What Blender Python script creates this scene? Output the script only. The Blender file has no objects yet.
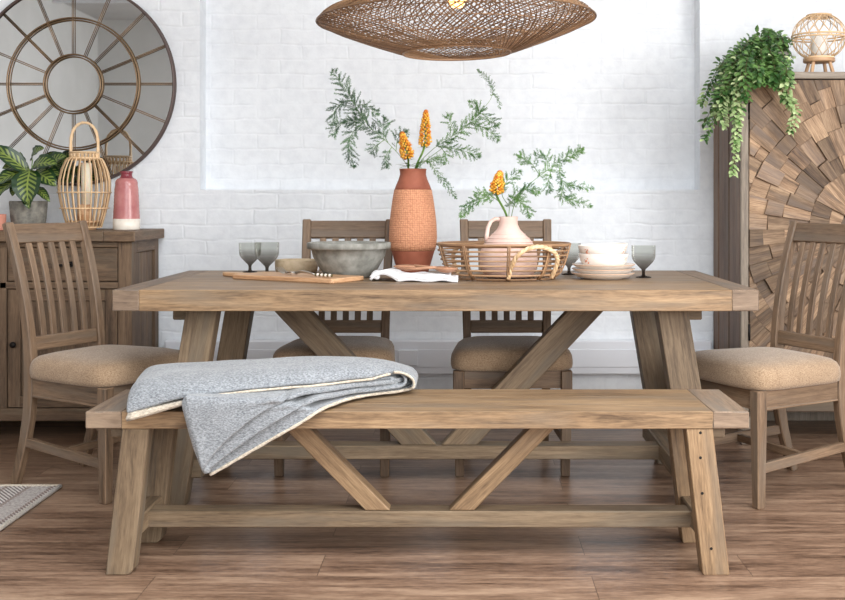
import bpy, bmesh, math, random
from mathutils import Vector, Matrix, noise
R = random.Random(11)
PI = math.pi
scene = bpy.context.scene
C = scene.collection

# ------------------------------------------------------------------ camera
FPX, CX, CY, EYE = 1103.0, 467.0, 200.0, 1.053
cam_d = bpy.data.cameras.new('camera')
cam_d.sensor_width = 36.0
cam_d.lens = 36.0 * FPX / 845.0
cam_d.shift_x = -(CX - 422.5) / 845.0
cam_d.shift_y = -(300.0 - CY) / 845.0
cam_d.clip_end = 60
cam = bpy.data.objects.new('camera', cam_d)
C.objects.link(cam)
cam.location = (0, 0, EYE)
cam.rotation_euler = (PI / 2, 0, 0)
scene.camera = cam

# ------------------------------------------------------------------ world, daylight, exposure
scene.view_settings.view_transform = 'Standard'
scene.view_settings.look = 'None'
scene.view_settings.gamma = 1
scene.view_settings.use_curve_mapping = False
scene.view_settings.exposure = 0.16
w = bpy.data.worlds.new('daylight_sky')
scene.world = w
w.use_nodes = True
w.node_tree.nodes['Background'].inputs[0].default_value = (0.75, 0.86, 1.0, 1)
w.node_tree.nodes['Background'].inputs[1].default_value = 1.0


def area(name, loc, rot, sx, sy, power, col):
    l = bpy.data.lights.new(name, 'AREA')
    l.shape = 'RECTANGLE'
    l.size, l.size_y = sx, sy
    l.energy = power
    l.color = col
    o = bpy.data.objects.new(name, l)
    C.objects.link(o)
    o.location = loc
    o.rotation_euler = rot
    return o


rad_tilt = PI / 2
area('daylight_side_window', (3.57, 0.3, 1.75), (PI / 2, 0, PI / 2), 3.2, 2.0, 225, (1.0, 0.975, 0.94))
area('daylight_rear_window', (0.9, -2.56, 2.10), (rad_tilt, 0, 0), 3.4, 1.85, 95, (0.98, 0.99, 1.0))
area('skylight', (0.6, 0.7, 3.17), (0, 0, 0), 3.2, 2.6, 195, (0.97, 0.985, 1.0))


# ------------------------------------------------------------------ helpers
def at(px, py, Y):
    return Vector(((px - CX) * Y / FPX, Y, EYE - (py - CY) * Y / FPX))


def lin(c):
    return tuple(((v / 255) / 12.92 if v <= 10 else ((v / 255 + 0.055) / 1.055) ** 2.4) for v in c[:3]) + (1,)


class MB:
    def __init__(s):
        s.bm = bmesh.new()
        s.uv = s.bm.loops.layers.uv.new('UVMap')

    def merge(s, tb, mat=0, smooth=False):
        for f in tb.faces:
            f.material_index = mat
            f.smooth = smooth
        me = bpy.data.meshes.new('tmp')
        tb.to_mesh(me)
        tb.free()
        s.bm.from_mesh(me)
        bpy.data.meshes.remove(me)

    def solid(s, verts, faces, grain=(1, 0, 0), bevel=0.0, mat=0, smooth=False, seg=1, sharp=35):
        tb = bmesh.new()
        uv = tb.loops.layers.uv.new('UVMap')
        vs = [tb.verts.new(v) for v in verts]
        for f in faces:
            tb.faces.new([vs[i] for i in f])
        bmesh.ops.recalc_face_normals(tb, faces=tb.faces)
        if bevel > 0:
            es = [e for e in tb.edges if len(e.link_faces) == 2 and e.calc_face_angle(0) > math.radians(sharp)]
            bmesh.ops.bevel(tb, geom=es, offset=bevel, segments=seg, affect='EDGES', profile=0.6, clamp_overlap=True)
        g = Vector(grain).normalized()
        ou, ov = 20.0 * R.randint(0, 300), R.random() * 12
        for f in tb.faces:
            n = f.normal
            if abs(n.dot(g)) > 0.85:
                a = g.cross(Vector((0, 0, 1)))
                a = a.normalized() if a.length > 0.3 else Vector((1, 0, 0))
                b = g.cross(a)
                for l in f.loops:
                    l[uv].uv = (ou + l.vert.co.dot(a) * 1.0, ov + 3 + l.vert.co.dot(b) * 0.6)
            else:
                b = n.cross(g).normalized()
                k = 0.21 * (round(n.x) + 2 * round(n.y) + 3 * round(n.z))
                for l in f.loops:
                    l[uv].uv = (ou + l.vert.co.dot(g), ov + k + l.vert.co.dot(b))
        s.merge(tb, mat, smooth)

    def box(s, x0, x1, y0, y1, z0, z1, grain=(1, 0, 0), bevel=0.003, mat=0, seg=1):
        v = [(x, y, z) for x in (x0, x1) for y in (y0, y1) for z in (z0, z1)]
        f = [(0, 1, 3, 2), (4, 6, 7, 5), (0, 4, 5, 1), (2, 3, 7, 6), (0, 2, 6, 4), (1, 5, 7, 3)]
        s.solid(v, f, grain, bevel, mat, seg=seg)

    def prism(s, pts, axis, a0, a1, grain=(0, 0, 1), bevel=0.003, mat=0, smooth=False, seg=1, sharp=35):
        n = len(pts)

        def mk(p, a):
            return {'x': (a, p[0], p[1]), 'y': (p[0], a, p[1]), 'z': (p[0], p[1], a)}[axis]
        v = [mk(p, a0) for p in pts] + [mk(p, a1) for p in pts]
        f = [tuple(range(n)), tuple(range(2 * n - 1, n - 1, -1))]
        f += [(i, (i + 1) % n, n + (i + 1) % n, n + i) for i in range(n)]
        s.solid(v, f, grain, bevel, mat, smooth, seg, sharp)

    def beam(s, p0, p1, wx, wz, up=(0, 0, 1), bevel=0.002, mat=0, taper=1.0, seg=1):
        p0, p1 = Vector(p0), Vector(p1)
        d = (p1 - p0).normalized()
        up = Vector(up)
        sd = d.cross(up).normalized()
        up = sd.cross(d).normalized()
        v = []
        for p, k in ((p0, 1), (p1, taper)):
            for a, b in ((-1, -1), (1, -1), (1, 1), (-1, 1)):
                v.append(p + sd * a * wx / 2 * k + up * b * wz / 2 * k)
        f = [(0, 1, 2, 3), (7, 6, 5, 4), (0, 4, 5, 1), (1, 5, 6, 2), (2, 6, 7, 3), (3, 7, 4, 0)]
        s.solid(v, f, d, bevel, mat, seg=seg)

    def ribbon(s, pts, th, x0, x1, bevel=0.003, mat=0, grain=(0, 0, 1)):
        """curved post or rail: centreline pts in (y, z), thickness th, from x0 to x1"""
        n = len(pts)
        L, Rr = [], []
        for i, p in enumerate(pts):
            a = Vector(pts[max(0, i - 1)])
            b = Vector(pts[min(n - 1, i + 1)])
            t = (b - a).normalized()
            nn = Vector((-t.y, t.x))
            h = (th[i] if isinstance(th, (list, tuple)) else th) / 2
            L.append(Vector(p) + nn * h)
            Rr.append(Vector(p) - nn * h)
        v = []
        for i in range(n):
            v += [(x0, L[i].x, L[i].y), (x1, L[i].x, L[i].y), (x1, Rr[i].x, Rr[i].y), (x0, Rr[i].x, Rr[i].y)]
        f = [(0, 1, 2, 3), tuple(4 * (n - 1) + k for k in (3, 2, 1, 0))]
        for i in range(n - 1):
            a, b = 4 * i, 4 * i + 4
            for k in range(4):
                f.append((a + k, a + (k + 1) % 4, b + (k + 1) % 4, b + k))
        s.solid(v, f, grain, bevel, mat, False, 1, 40)

    def lathe(s, prof, c=(0, 0, 0), n=40, mat=0, smooth=True, sx=1.0, sy=1.0, uvs=1.0):
        tb = bmesh.new()
        uv = tb.loops.layers.uv.new('UVMap')
        rings = []
        for r, z in prof:
            if r < 1e-5:
                rings.append([tb.verts.new((c[0], c[1], c[2] + z))])
            else:
                rings.append([tb.verts.new((c[0] + r * sx * math.cos(2 * PI * k / n), c[1] + r * sy * math.sin(2 * PI * k / n), c[2] + z)) for k in range(n)])
        ln = [0]
        for i in range(1, len(prof)):
            ln.append(ln[-1] + math.hypot(prof[i][0] - prof[i - 1][0], prof[i][1] - prof[i - 1][1]))
        for i in range(len(rings) - 1):
            a, b = rings[i], rings[i + 1]
            for k in range(n):
                q = (k + 1) % n
                if len(a) == 1 and len(b) == 1:
                    continue
                if len(a) == 1:
                    vs = [a[0], b[q], b[k]]
                    us = [(k / n, ln[i]), ((k + 1) / n, ln[i + 1]), (k / n, ln[i + 1])]
                elif len(b) == 1:
                    vs = [a[k], a[q], b[0]]
                    us = [(k / n, ln[i]), ((k + 1) / n, ln[i]), (k / n, ln[i + 1])]
                else:
                    vs = [a[k], a[q], b[q], b[k]]
                    us = [(k / n, ln[i]), ((k + 1) / n, ln[i]), ((k + 1) / n, ln[i + 1]), (k / n, ln[i + 1])]
                fc = tb.faces.new(vs)
                for l, u in zip(fc.loops, us):
                    l[uv].uv = (u[0] * uvs, u[1])
        bmesh.ops.recalc_face_normals(tb, faces=tb.faces)
        s.merge(tb, mat, smooth)

    def tube(s, pts, r, n=6, mat=0, closed=False, smooth=True, flat=1.0, up=None):
        pts = [Vector(p) for p in pts]
        m = len(pts)
        tb = bmesh.new()
        uv = tb.loops.layers.uv.new('UVMap')
        ou = 20.0 * R.randint(0, 300)
        rings = []
        prev = None
        for i, p in enumerate(pts):
            a = pts[(i - 1) % m] if (closed or i) else pts[0]
            b = pts[(i + 1) % m] if (closed or i < m - 1) else pts[-1]
            t = (b - a)
            t = t.normalized() if t.length > 1e-9 else Vector((0, 0, 1))
            if up is not None:
                nn = Vector(up)
                nn = nn - t * nn.dot(t)
                nn = nn.normalized() if nn.length > 1e-6 else t.orthogonal().normalized()
            elif prev is None:
                nn = t.orthogonal().normalized()
            else:
                nn = prev - t * prev.dot(t)
                nn = nn.normalized() if nn.length > 1e-6 else t.orthogonal().normalized()
            prev = nn
            bb = t.cross(nn)
            rr = r[i] if isinstance(r, (list, tuple)) else r
            rings.append([tb.verts.new(p + (nn * math.cos(2 * PI * k / n) * flat + bb * math.sin(2 * PI * k / n)) * rr) for k in range(n)])
        acc = 0
        for i in range(m if closed else m - 1):
            a, b = rings[i], rings[(i + 1) % m]
            d = (pts[(i + 1) % m] - pts[i]).length
            for k in range(n):
                q = (k + 1) % n
                fc = tb.faces.new([a[k], a[q], b[q], b[k]])
                for l, u in zip(fc.loops, [(acc, k), (acc, k + 1), (acc + d, k + 1), (acc + d, k)]):
                    l[uv].uv = (ou + u[0], u[1] * 0.01)
            acc += d
        if not closed:
            tb.faces.new(rings[0][::-1])
            tb.faces.new(rings[-1])
        s.merge(tb, mat, smooth)

    def grid(s, fn, nu, nv, mat=0, smooth=True, us=1.0, vs=1.0):
        tb = bmesh.new()
        uv = tb.loops.layers.uv.new('UVMap')
        g = [[tb.verts.new(fn(i / nu, j / nv)) for j in range(nv + 1)] for i in range(nu + 1)]
        for i in range(nu):
            for j in range(nv):
                fc = tb.faces.new([g[i][j], g[i + 1][j], g[i + 1][j + 1], g[i][j + 1]])
                for l, (a, b) in zip(fc.loops, [(i, j), (i + 1, j), (i + 1, j + 1), (i, j + 1)]):
                    l[uv].uv = (a / nu * us, b / nv * vs)
        s.merge(tb, mat, smooth)

    def leaf(s, p, d, up, L, W, fold=0.25, droop=0.2, mat=0):
        p, d, up = Vector(p), Vector(d).normalized(), Vector(up)
        sd = d.cross(up)
        sd = sd.normalized() if sd.length > 1e-6 else d.orthogonal().normalized()
        up = sd.cross(d).normalized()
        bm, uv = s.bm, s.uv
        rows = [(0, 0), (0.25, 0.8), (0.55, 1.0), (0.82, 0.6), (1.0, 0)]
        ctr, lf, rt = [], [], []
        for t, wd in rows:
            q = p + d * L * t - up * L * droop * t * t
            ctr.append((bm.verts.new(q), (0.5, t)))
            if wd > 0:
                lf.append((bm.verts.new(q + sd * W / 2 * wd + up * W * fold * wd * 0.5), (0.5 + wd / 2, t)))
                rt.append((bm.verts.new(q - sd * W / 2 * wd + up * W * fold * wd * 0.5), (0.5 - wd / 2, t)))

        def fc(vs):
            f = bm.faces.new([v[0] for v in vs])
            f.smooth = True
            f.material_index = mat
            for l, v in zip(f.loops, vs):
                l[uv].uv = v[1]
        for side, o in ((lf, 0), (rt, 1)):
            q = [ctr[0], ctr[1], side[0]]
            fc(q if o else q[::-1])
            for i in range(2):
                q = [ctr[i + 1], ctr[i + 2], side[i + 1], side[i]]
                fc(q if o else q[::-1])
            q = [ctr[3], ctr[4], side[2]]
            fc(q if o else q[::-1])

    def squeeze(s, fn_):
        for v in s.bm.verts:
            v.co.x *= fn_(v.co.z)

    def build(s, name, mat, parent=None, org=None, world=False):
        """org: place a top-level mesh with its origin there; world: vertices are in world space"""
        off = None
        if parent is not None and world:
            off = Vector(parent.location)
            if parent.parent:
                off += Vector(parent.parent.location)
        elif org is not None:
            off = Vector(org)
        if off is not None:
            bmesh.ops.translate(s.bm, verts=s.bm.verts, vec=-off)
        me = bpy.data.meshes.new(name)
        s.bm.to_mesh(me)
        s.bm.free()
        for m in (mat if isinstance(mat, (list, tuple)) else [mat]):
            me.materials.append(m)
        o = bpy.data.objects.new(name, me)
        C.objects.link(o)
        if parent is not None:
            o.parent = parent
        if org is not None and parent is None:
            o.location = org
        return o


def tag(o, label, cat, group=None, kind=None):
    if label:
        o['label'] = label
    if cat:
        o['category'] = cat
    if group:
        o['group'] = group
    if kind:
        o['kind'] = kind
    return o


def thing(name, label, cat, loc=(0, 0, 0), rz=0.0, group=None):
    o = bpy.data.objects.new(name, None)
    o.empty_display_size = 0.05
    C.objects.link(o)
    o.location = loc
    o.rotation_euler = (0, 0, rz)
    return tag(o, label, cat, group)


def dup(root, loc, rz, label, scale=None):
    def cp(o, par):
        c = o.copy()
        C.objects.link(c)
        c.parent = par
        for ch in [x for x in o.children]:
            cp(ch, c)
        return c
    r = cp(root, None)
    r.location = loc
    r.rotation_euler = (0, 0, rz)
    if scale:
        r.scale = (scale,) * 3
    r['label'] = label
    return r


def struct(o):
    o['kind'] = 'structure'
    return o


# ------------------------------------------------------------------ materials
def new_mat(name, col=(200, 200, 200), rough=0.6, **kw):
    m = bpy.data.materials.new(name)
    m.use_nodes = True
    nt = m.node_tree
    b = nt.nodes['Principled BSDF']
    b.inputs['Base Color'].default_value = lin(col)
    b.inputs['Roughness'].default_value = rough
    for k, v in kw.items():
        b.inputs[k.replace('_', ' ')].default_value = v
    return m, nt, b


def nd(nt, t, ins=None, **props):
    n = nt.nodes.new(t)
    for k, v in props.items():
        setattr(n, k, v)
    for k, v in (ins or {}).items():
        if hasattr(v, 'is_output') or isinstance(v, bpy.types.NodeSocket):
            nt.links.new(v, n.inputs[k])
        else:
            n.inputs[k].default_value = v
    return n


def mth(nt, op, a, b=0.0, c=None):
    n = nt.nodes.new('ShaderNodeMath')
    n.operation = op
    for i, v in enumerate((a, b) if c is None else (a, b, c)):
        if isinstance(v, bpy.types.NodeSocket):
            nt.links.new(v, n.inputs[i])
        else:
            n.inputs[i].default_value = v
    return n.outputs[0]


def ramp(nt, fac, stops, interp='LINEAR'):
    n = nt.nodes.new('ShaderNodeValToRGB')
    n.color_ramp.interpolation = interp
    el = n.color_ramp.elements
    while len(el) < len(stops):
        el.new(0.5)
    for e, (p, c) in zip(el, stops):
        e.position = p
        e.color = c
    nt.links.new(fac, n.inputs[0])
    return n.outputs[0]


def mix(nt, fac, a, b, blend='MIX'):
    n = nt.nodes.new('ShaderNodeMix')
    n.data_type = 'RGBA'
    n.blend_type = blend
    n.clamp_factor = True
    for i, v in ((0, fac), (6, a), (7, b)):
        if isinstance(v, bpy.types.NodeSocket):
            nt.links.new(v, n.inputs[i])
        else:
            n.inputs[i].default_value = v
    return n.outputs[2]


def bump(nt, b, h, strength=0.3, dist=0.002):
    n = nt.nodes.new('ShaderNodeBump')
    n.inputs['Strength'].default_value = strength
    n.inputs['Distance'].default_value = dist
    nt.links.new(h, n.inputs['Height'])
    nt.links.new(n.outputs[0], b.inputs['Normal'])
    return n


def uvsplit(nt):
    t = nd(nt, 'ShaderNodeTexCoord')
    s = nd(nt, 'ShaderNodeSeparateXYZ', {0: t.outputs['UV']})
    return s.outputs[0], s.outputs[1]


def noise_tex(nt, vec, scale, detail=4, rough=0.55, dist=0.0):
    n = nd(nt, 'ShaderNodeTexNoise', {'Scale': scale, 'Detail': detail, 'Roughness': rough, 'Distortion': dist})
    if vec is not None:
        nt.links.new(vec, n.inputs['Vector'])
    return n.outputs['Fac']


def wood(name, dark, mid, light, rough=0.6, tonevar=0.25, knots=True, grey=None):
    m, nt, b = new_mat(name, mid, rough)
    u, v = uvsplit(nt)
    tile = mth(nt, 'FLOOR', mth(nt, 'ADD', mth(nt, 'DIVIDE', u, 20.0), 0.5))
    wn = nd(nt, 'ShaderNodeTexWhiteNoise', {'W': tile}, noise_dimensions='1D')
    low = noise_tex(nt, nd(nt, 'ShaderNodeCombineXYZ', {0: mth(nt, 'MULTIPLY', u, 1.5), 1: mth(nt, 'MULTIPLY', v, 9.0), 2: tile}).outputs[0], 1.0, 3)
    warp = mth(nt, 'MULTIPLY', mth(nt, 'SUBTRACT', low, 0.5), 0.05)
    vv = mth(nt, 'ADD', v, warp)
    g1 = noise_tex(nt, nd(nt, 'ShaderNodeCombineXYZ', {0: mth(nt, 'MULTIPLY', u, 3.6), 1: mth(nt, 'MULTIPLY', vv, 70.0), 2: tile}).outputs[0], 1.0, 5, 0.65)
    g2 = noise_tex(nt, nd(nt, 'ShaderNodeCombineXYZ', {0: mth(nt, 'MULTIPLY', u, 22.0), 1: mth(nt, 'MULTIPLY', vv, 240.0), 2: tile}).outputs[0], 1.0, 3, 0.6)
    f = mth(nt, 'ADD', mth(nt, 'MULTIPLY', g1, 0.62), mth(nt, 'MULTIPLY', g2, 0.38))
    f = mth(nt, 'ADD', f, mth(nt, 'MULTIPLY', mth(nt, 'SUBTRACT', low, 0.5), 0.55))
    col = ramp(nt, f, [(0.31, lin(dark)), (0.48, lin(mid)), (0.67, lin(light))])
    if grey:
        gf = noise_tex(nt, nd(nt, 'ShaderNodeCombineXYZ', {0: mth(nt, 'MULTIPLY', u, 2.0), 1: mth(nt, 'MULTIPLY', v, 14.0), 2: mth(nt, 'ADD', tile, 7.3)}).outputs[0], 1.0, 3)
        gf = nd(nt, 'ShaderNodeMapRange', {0: gf, 1: 0.5, 2: 0.68, 3: 0.0, 4: 0.75}).outputs[0]
        col = mix(nt, gf, col, lin(grey))
    if knots:
        vo = nd(nt, 'ShaderNodeTexVoronoi', {'Vector': nd(nt, 'ShaderNodeCombineXYZ', {0: mth(nt, 'MULTIPLY', u, 2.6), 1: mth(nt, 'MULTIPLY', vv, 8.5), 2: tile}).outputs[0], 'Scale': 1.0})
        kd = nd(nt, 'ShaderNodeMapRange', {0: vo.outputs['Distance'], 1: 0.02, 2: 0.16, 3: 1.0, 4: 0.0}, interpolation_type='SMOOTHSTEP').outputs[0]
        sp = nd(nt, 'ShaderNodeSeparateColor', {0: vo.outputs['Color']})
        kd = mth(nt, 'MULTIPLY', kd, mth(nt, 'GREATER_THAN', sp.outputs[0], 0.62))
        col = mix(nt, mth(nt, 'MULTIPLY', kd, 0.6), col, lin(tuple(c * 0.55 for c in dark)))
    tone = mth(nt, 'MULTIPLY_ADD', wn.outputs['Value'], tonevar * 2, 1.0 - tonevar)
    sc_ = nt.nodes.new('ShaderNodeVectorMath')
    sc_.operation = 'SCALE'
    nt.links.new(col, sc_.inputs[0])
    nt.links.new(tone, sc_.inputs['Scale'])
    nt.links.new(sc_.outputs[0], b.inputs['Base Color'])
    bump(nt, b, f, 0.35, 0.0015)
    return m


def mottled(name, c1, c2, rough=0.7, scale=30, bstr=0.2, bdist=0.001, detail=5, coord='Object', p=(0.35, 0.65), **kw):
    m, nt, b = new_mat(name, c1, rough, **kw)
    t = nd(nt, 'ShaderNodeTexCoord')
    f = noise_tex(nt, t.outputs[coord], scale, detail)
    nt.links.new(ramp(nt, f, [(p[0], lin(c1)), (p[1], lin(c2))]), b.inputs['Base Color'])
    bump(nt, b, f, bstr, bdist)
    return m


M = {}
M['pine'] = wood('reclaimed_pine', (82, 62, 43), (133, 107, 79), (166, 138, 105), 0.5, 0.08, True, (118, 104, 88))
M['pine_grey'] = wood('weathered_pine', (80, 64, 48), (117, 98, 76), (144, 124, 99), 0.6, 0.08, True, (106, 97, 84))
M['pine_end'] = wood('grey_pine_end_board', (84, 68, 56), (124, 104, 86), (150, 129, 108), 0.6, 0.08, True, (112, 104, 96))
M['oakish'] = wood('brown_washed_pine', (60, 45, 33), (98, 77, 58), (126, 102, 79), 0.6, 0.10, True, (104, 92, 76))
M['chairwood'] = wood('greyed_oak', (70, 54, 40), (114, 91, 70), (144, 118, 93), 0.55, 0.08, False, (114, 100, 86))
M['darkplank'] = wood('dark_brown_planks', (70, 52, 40), (108, 84, 67), (136, 112, 92), 0.6, 0.12, True, (112, 98, 86))
M['greystile'] = wood('greyed_stile', (96, 86, 76), (132, 120, 106), (156, 144, 130), 0.6, 0.05, False)
M['mosaic'] = wood('sunburst_reclaimed_blocks', (70, 52, 40), (130, 104, 80), (176, 148, 119), 0.7, 0.46, True, (112, 98, 88))
M['board'] = wood('acacia_board', (158, 114, 78), (196, 154, 116), (214, 178, 140), 0.45, 0.05, False)
M['spoonwood'] = wood('spoon_wood', (140, 92, 66), (178, 130, 100), (200, 156, 126), 0.5, 0.08, False)
M['rattan'] = wood('natural_rattan', (184, 146, 102), (220, 186, 144), (238, 212, 176), 0.5, 0.18, False)
M['rattan_dark'] = wood('brown_rattan', (84, 60, 42), (142, 108, 78), (190, 154, 118), 0.5, 0.28, False)
M['seam'] = new_mat('plank_gap', (46, 34, 26), 0.9)[0]
M['black'] = new_mat('dark_iron', (34, 30, 28), 0.5, Metallic=0.6)[0]
M['void'] = new_mat('nail_hole', (22, 18, 15), 0.9)[0]

# fabrics
def fabric(name, c1, c2, c3, sc=190):
    m, nt, b = new_mat(name, c1, 0.95)
    t = nd(nt, 'ShaderNodeTexCoord')
    mp = nd(nt, 'ShaderNodeMapping', {0: t.outputs['Object'], 'Scale': (1, 1, 2.2)})
    f1 = noise_tex(nt, mp.outputs[0], sc, 3, 0.7)
    f2 = noise_tex(nt, t.outputs['Object'], 18, 3)
    f = mth(nt, 'ADD', mth(nt, 'MULTIPLY', f1, 0.7), mth(nt, 'MULTIPLY', f2, 0.12))
    f = mth(nt, 'ADD', f, 0.09)
    nt.links.new(ramp(nt, f, [(0.36, lin(c2)), (0.5, lin(c1)), (0.64, lin(c3))]), b.inputs['Base Color'])
    b.inputs['Sheen Weight'].default_value = 0.25
    bump(nt, b, f1, 0.5, 0.002)
    return m


M['seat'] = fabric('oatmeal_seat_weave', (156, 130, 103), (122, 99, 76), (186, 162, 134))
M['wool'] = fabric('grey_wool', (132, 136, 140), (86, 90, 96), (164, 168, 172), 150)
M['cream'] = fabric('cream_edging', (192, 180, 162), (146, 136, 122), (216, 206, 190), 120)
M['linen'] = fabric('white_linen', (232, 232, 234), (214, 214, 218), (242, 242, 243), 300)

# painted brick
def brick_paint():
    m, nt, b = new_mat('white_painted_brick', (228, 231, 235), 0.55)
    t = nd(nt, 'ShaderNodeTexCoord')
    s = nd(nt, 'ShaderNodeSeparateXYZ', {0: t.outputs['Object']})
    wob = noise_tex(nt, t.outputs['Object'], 7.0, 2)
    wob = mth(nt, 'MULTIPLY', mth(nt, 'SUBTRACT', wob, 0.5), 0.03)
    xx = mth(nt, 'ADD', mth(nt, 'ADD', s.outputs[0], s.outputs[1]), wob)
    zz = mth(nt, 'ADD', mth(nt, 'ADD', s.outputs[2], wob), 0.02)
    cv = nd(nt, 'ShaderNodeCombineXYZ', {0: xx, 1: zz})
    br = nd(nt, 'ShaderNodeTexBrick', {'Vector': cv.outputs[0], 'Scale': 1.0, 'Mortar Size': 0.009, 'Mortar Smooth': 1.0,
                                     'Bias': 0.0, 'Brick Width': 0.225, 'Row Height': 0.0735,
                                     'Color1': (1, 1, 1, 1), 'Color2': (0.0, 0.0, 0.0, 1), 'Mortar': (0.5, 0.5, 0.5, 1)})
    n1 = noise_tex(nt, t.outputs['Object'], 22, 6, 0.6)
    n2 = noise_tex(nt, t.outputs['Object'], 5, 3)
    pres = nd(nt, 'ShaderNodeMapRange', {0: n2, 1: 0.40, 2: 0.66, 3: 0.10, 4: 0.85}).outputs[0]
    h = mth(nt, 'MULTIPLY', mth(nt, 'MULTIPLY', br.outputs['Fac'], pres), -1.0)
    h = mth(nt, 'ADD', h, mth(nt, 'MULTIPLY', n1, 0.7))
    sc_ = nd(nt, 'ShaderNodeSeparateColor', {0: br.outputs['Color']})
    h = mth(nt, 'ADD', h, mth(nt, 'MULTIPLY', sc_.outputs[0], 0.18))
    nt.links.new(h, bump(nt, b, h, 0.5, 0.005).inputs['Height'])
    nt.links.new(ramp(nt, n1, [(0.3, lin((226, 230, 235))), (0.6, lin((235, 239, 243)))]), b.inputs['Base Color'])
    return m


M['brick'] = brick_paint()
M['white'] = new_mat('white_trunking', (234, 237, 243), 0.4)[0]
M['grey_plaster'] = mottled('grey_plaster', (206, 207, 206), (214, 215, 214), 0.8, 3, 0.1, 0.002)
M['ceiling'] = mottled('grey_ceiling', (196, 197, 197), (204, 205, 205), 0.8, 2, 0.1, 0.002)


def floor_mat():
    m, nt, b = new_mat('brown_wood_planks', (130, 100, 78), 0.35)
    t = nd(nt, 'ShaderNodeTexCoord')
    s = nd(nt, 'ShaderNodeSeparateXYZ', {0: t.outputs['Object']})
    cv = nd(nt, 'ShaderNodeCombineXYZ', {0: mth(nt, 'ADD', s.outputs[0], 0.42), 1: mth(nt, 'ADD', s.outputs[1], 0.06)})
    br = nd(nt, 'ShaderNodeTexBrick', {'Vector': cv.outputs[0], 'Scale': 1.0, 'Mortar Size': 0.0012, 'Mortar Smooth': 0.1,
                                     'Brick Width': 1.22, 'Row Height': 0.185,
                                     'Color1': (1, 1, 1, 1), 'Color2': (0, 0, 0, 1), 'Mortar': (0.5, 0.5, 0.5, 1)}, offset=0.37)
    tone = nd(nt, 'ShaderNodeSeparateColor', {0: br.outputs['Color']}).outputs[0]
    z = mth(nt, 'MULTIPLY', tone, 31.0)
    low = noise_tex(nt, nd(nt, 'ShaderNodeCombineXYZ', {0: mth(nt, 'MULTIPLY', s.outputs[0], 1.3), 1: mth(nt, 'MULTIPLY', s.outputs[1], 9.0), 2: z}).outputs[0], 1.0, 4)
    yy = mth(nt, 'ADD', s.outputs[1], mth(nt, 'MULTIPLY', low, 0.05))
    g1 = noise_tex(nt, nd(nt, 'ShaderNodeCombineXYZ', {0: mth(nt, 'MULTIPLY', s.outputs[0], 3.4), 1: mth(nt, 'MULTIPLY', yy, 42.0), 2: z}).outputs[0], 1.0, 6, 0.68)
    g2 = noise_tex(nt, nd(nt, 'ShaderNodeCombineXYZ', {0: mth(nt, 'MULTIPLY', s.outputs[0], 28.0), 1: mth(nt, 'MULTIPLY', yy, 170.0), 2: z}).outputs[0], 1.0, 3, 0.6)
    f = mth(nt, 'ADD', mth(nt, 'MULTIPLY', g1, 0.65), mth(nt, 'MULTIPLY', g2, 0.35))
    f = mth(nt, 'ADD', f, mth(nt, 'MULTIPLY', mth(nt, 'SUBTRACT', low, 0.5), 0.5))
    f = mth(nt, 'ADD', f, mth(nt, 'MULTIPLY', mth(nt, 'SUBTRACT', tone, 0.5), 0.06))
    col = ramp(nt, f, [(0.34, lin((76, 55, 42))), (0.48, lin((128, 101, 82))), (0.65, lin((168, 140, 117)))])
    col = mix(nt, mth(nt, 'MULTIPLY', br.outputs['Fac'], 0.75), col, lin((60, 42, 32)))
    nt.links.new(col, b.inputs['Base Color'])
    nt.links.new(nd(nt, 'ShaderNodeMapRange', {0: g1, 3: 0.22, 4: 0.42}).outputs[0], b.inputs['Roughness'])
    h = mth(nt, 'SUBTRACT', mth(nt, 'MULTIPLY', f, 0.5), br.outputs['Fac'])
    bump(nt, b, h, 0.3, 0.0015)
    return m


M['floor'] = floor_mat()
M['mirror'] = new_mat('mirror_glass', (205, 207, 208), 0.02, Metallic=1.0)[0]
M['brass'] = new_mat('aged_brass', (138, 114, 88), 0.38, Metallic=0.8)[0]
M['frame_metal'] = new_mat('bronze_frame', (98, 84, 80), 0.45, Metallic=0.6)[0]
M['silver'] = new_mat('matt_silver', (190, 186, 178), 0.3, Metallic=0.9)[0]
M['stone'] = mottled('grey_washed_stoneware', (112, 111, 104), (152, 151, 144), 0.8, 24, 0.4, 0.002)
M['concrete'] = mottled('rough_grey_pot', (104, 102, 96), (142, 138, 128), 0.9, 40, 0.5, 0.003)
M['beige_cer'] = mottled('beige_stoneware', (176, 156, 126), (192, 172, 144), 0.6, 60, 0.1, 0.001)
M['pinkclay'] = mottled('chalky_pink_clay', (218, 184, 172), (230, 202, 190), 0.75, 20, 0.15, 0.001)
M['pinkpot'] = mottled('salmon_pot', (206, 138, 118), (214, 150, 130), 0.7, 20, 0.1, 0.001)
M['pinkglaze'] = mottled('dusky_pink_glaze', (172, 104, 104), (196, 134, 130), 0.25, 14, 0.1, 0.001)
M['redglaze'] = new_mat('wine_red_glaze', (128, 52, 62), 0.25)[0]
M['white_glaze'] = mottled('off_white_glaze', (232, 222, 208), (238, 230, 218), 0.35, 30, 0.05, 0.001)
M['terra_dark'] = mottled('smooth_dark_terracotta', (150, 84, 62), (170, 100, 76), 0.7, 18, 0.15, 0.001)
M['plate'] = mottled('cream_plate', (236, 226, 216), (242, 234, 226), 0.3, 30, 0.03, 0.001)
M['plate_rim'] = new_mat('tan_plate_rim', (206, 172, 146), 0.4)[0]
M['motif'] = new_mat('terracotta_motif', (196, 132, 104), 0.5)[0]
M['wax'] = new_mat('ivory_wax', (240, 230, 208), 0.6)[0]
M['wax'].node_tree.nodes['Principled BSDF'].inputs['Subsurface Weight'].default_value = 0.2
M['whitewax'] = new_mat('white_wax', (244, 242, 236), 0.6)[0]
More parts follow.
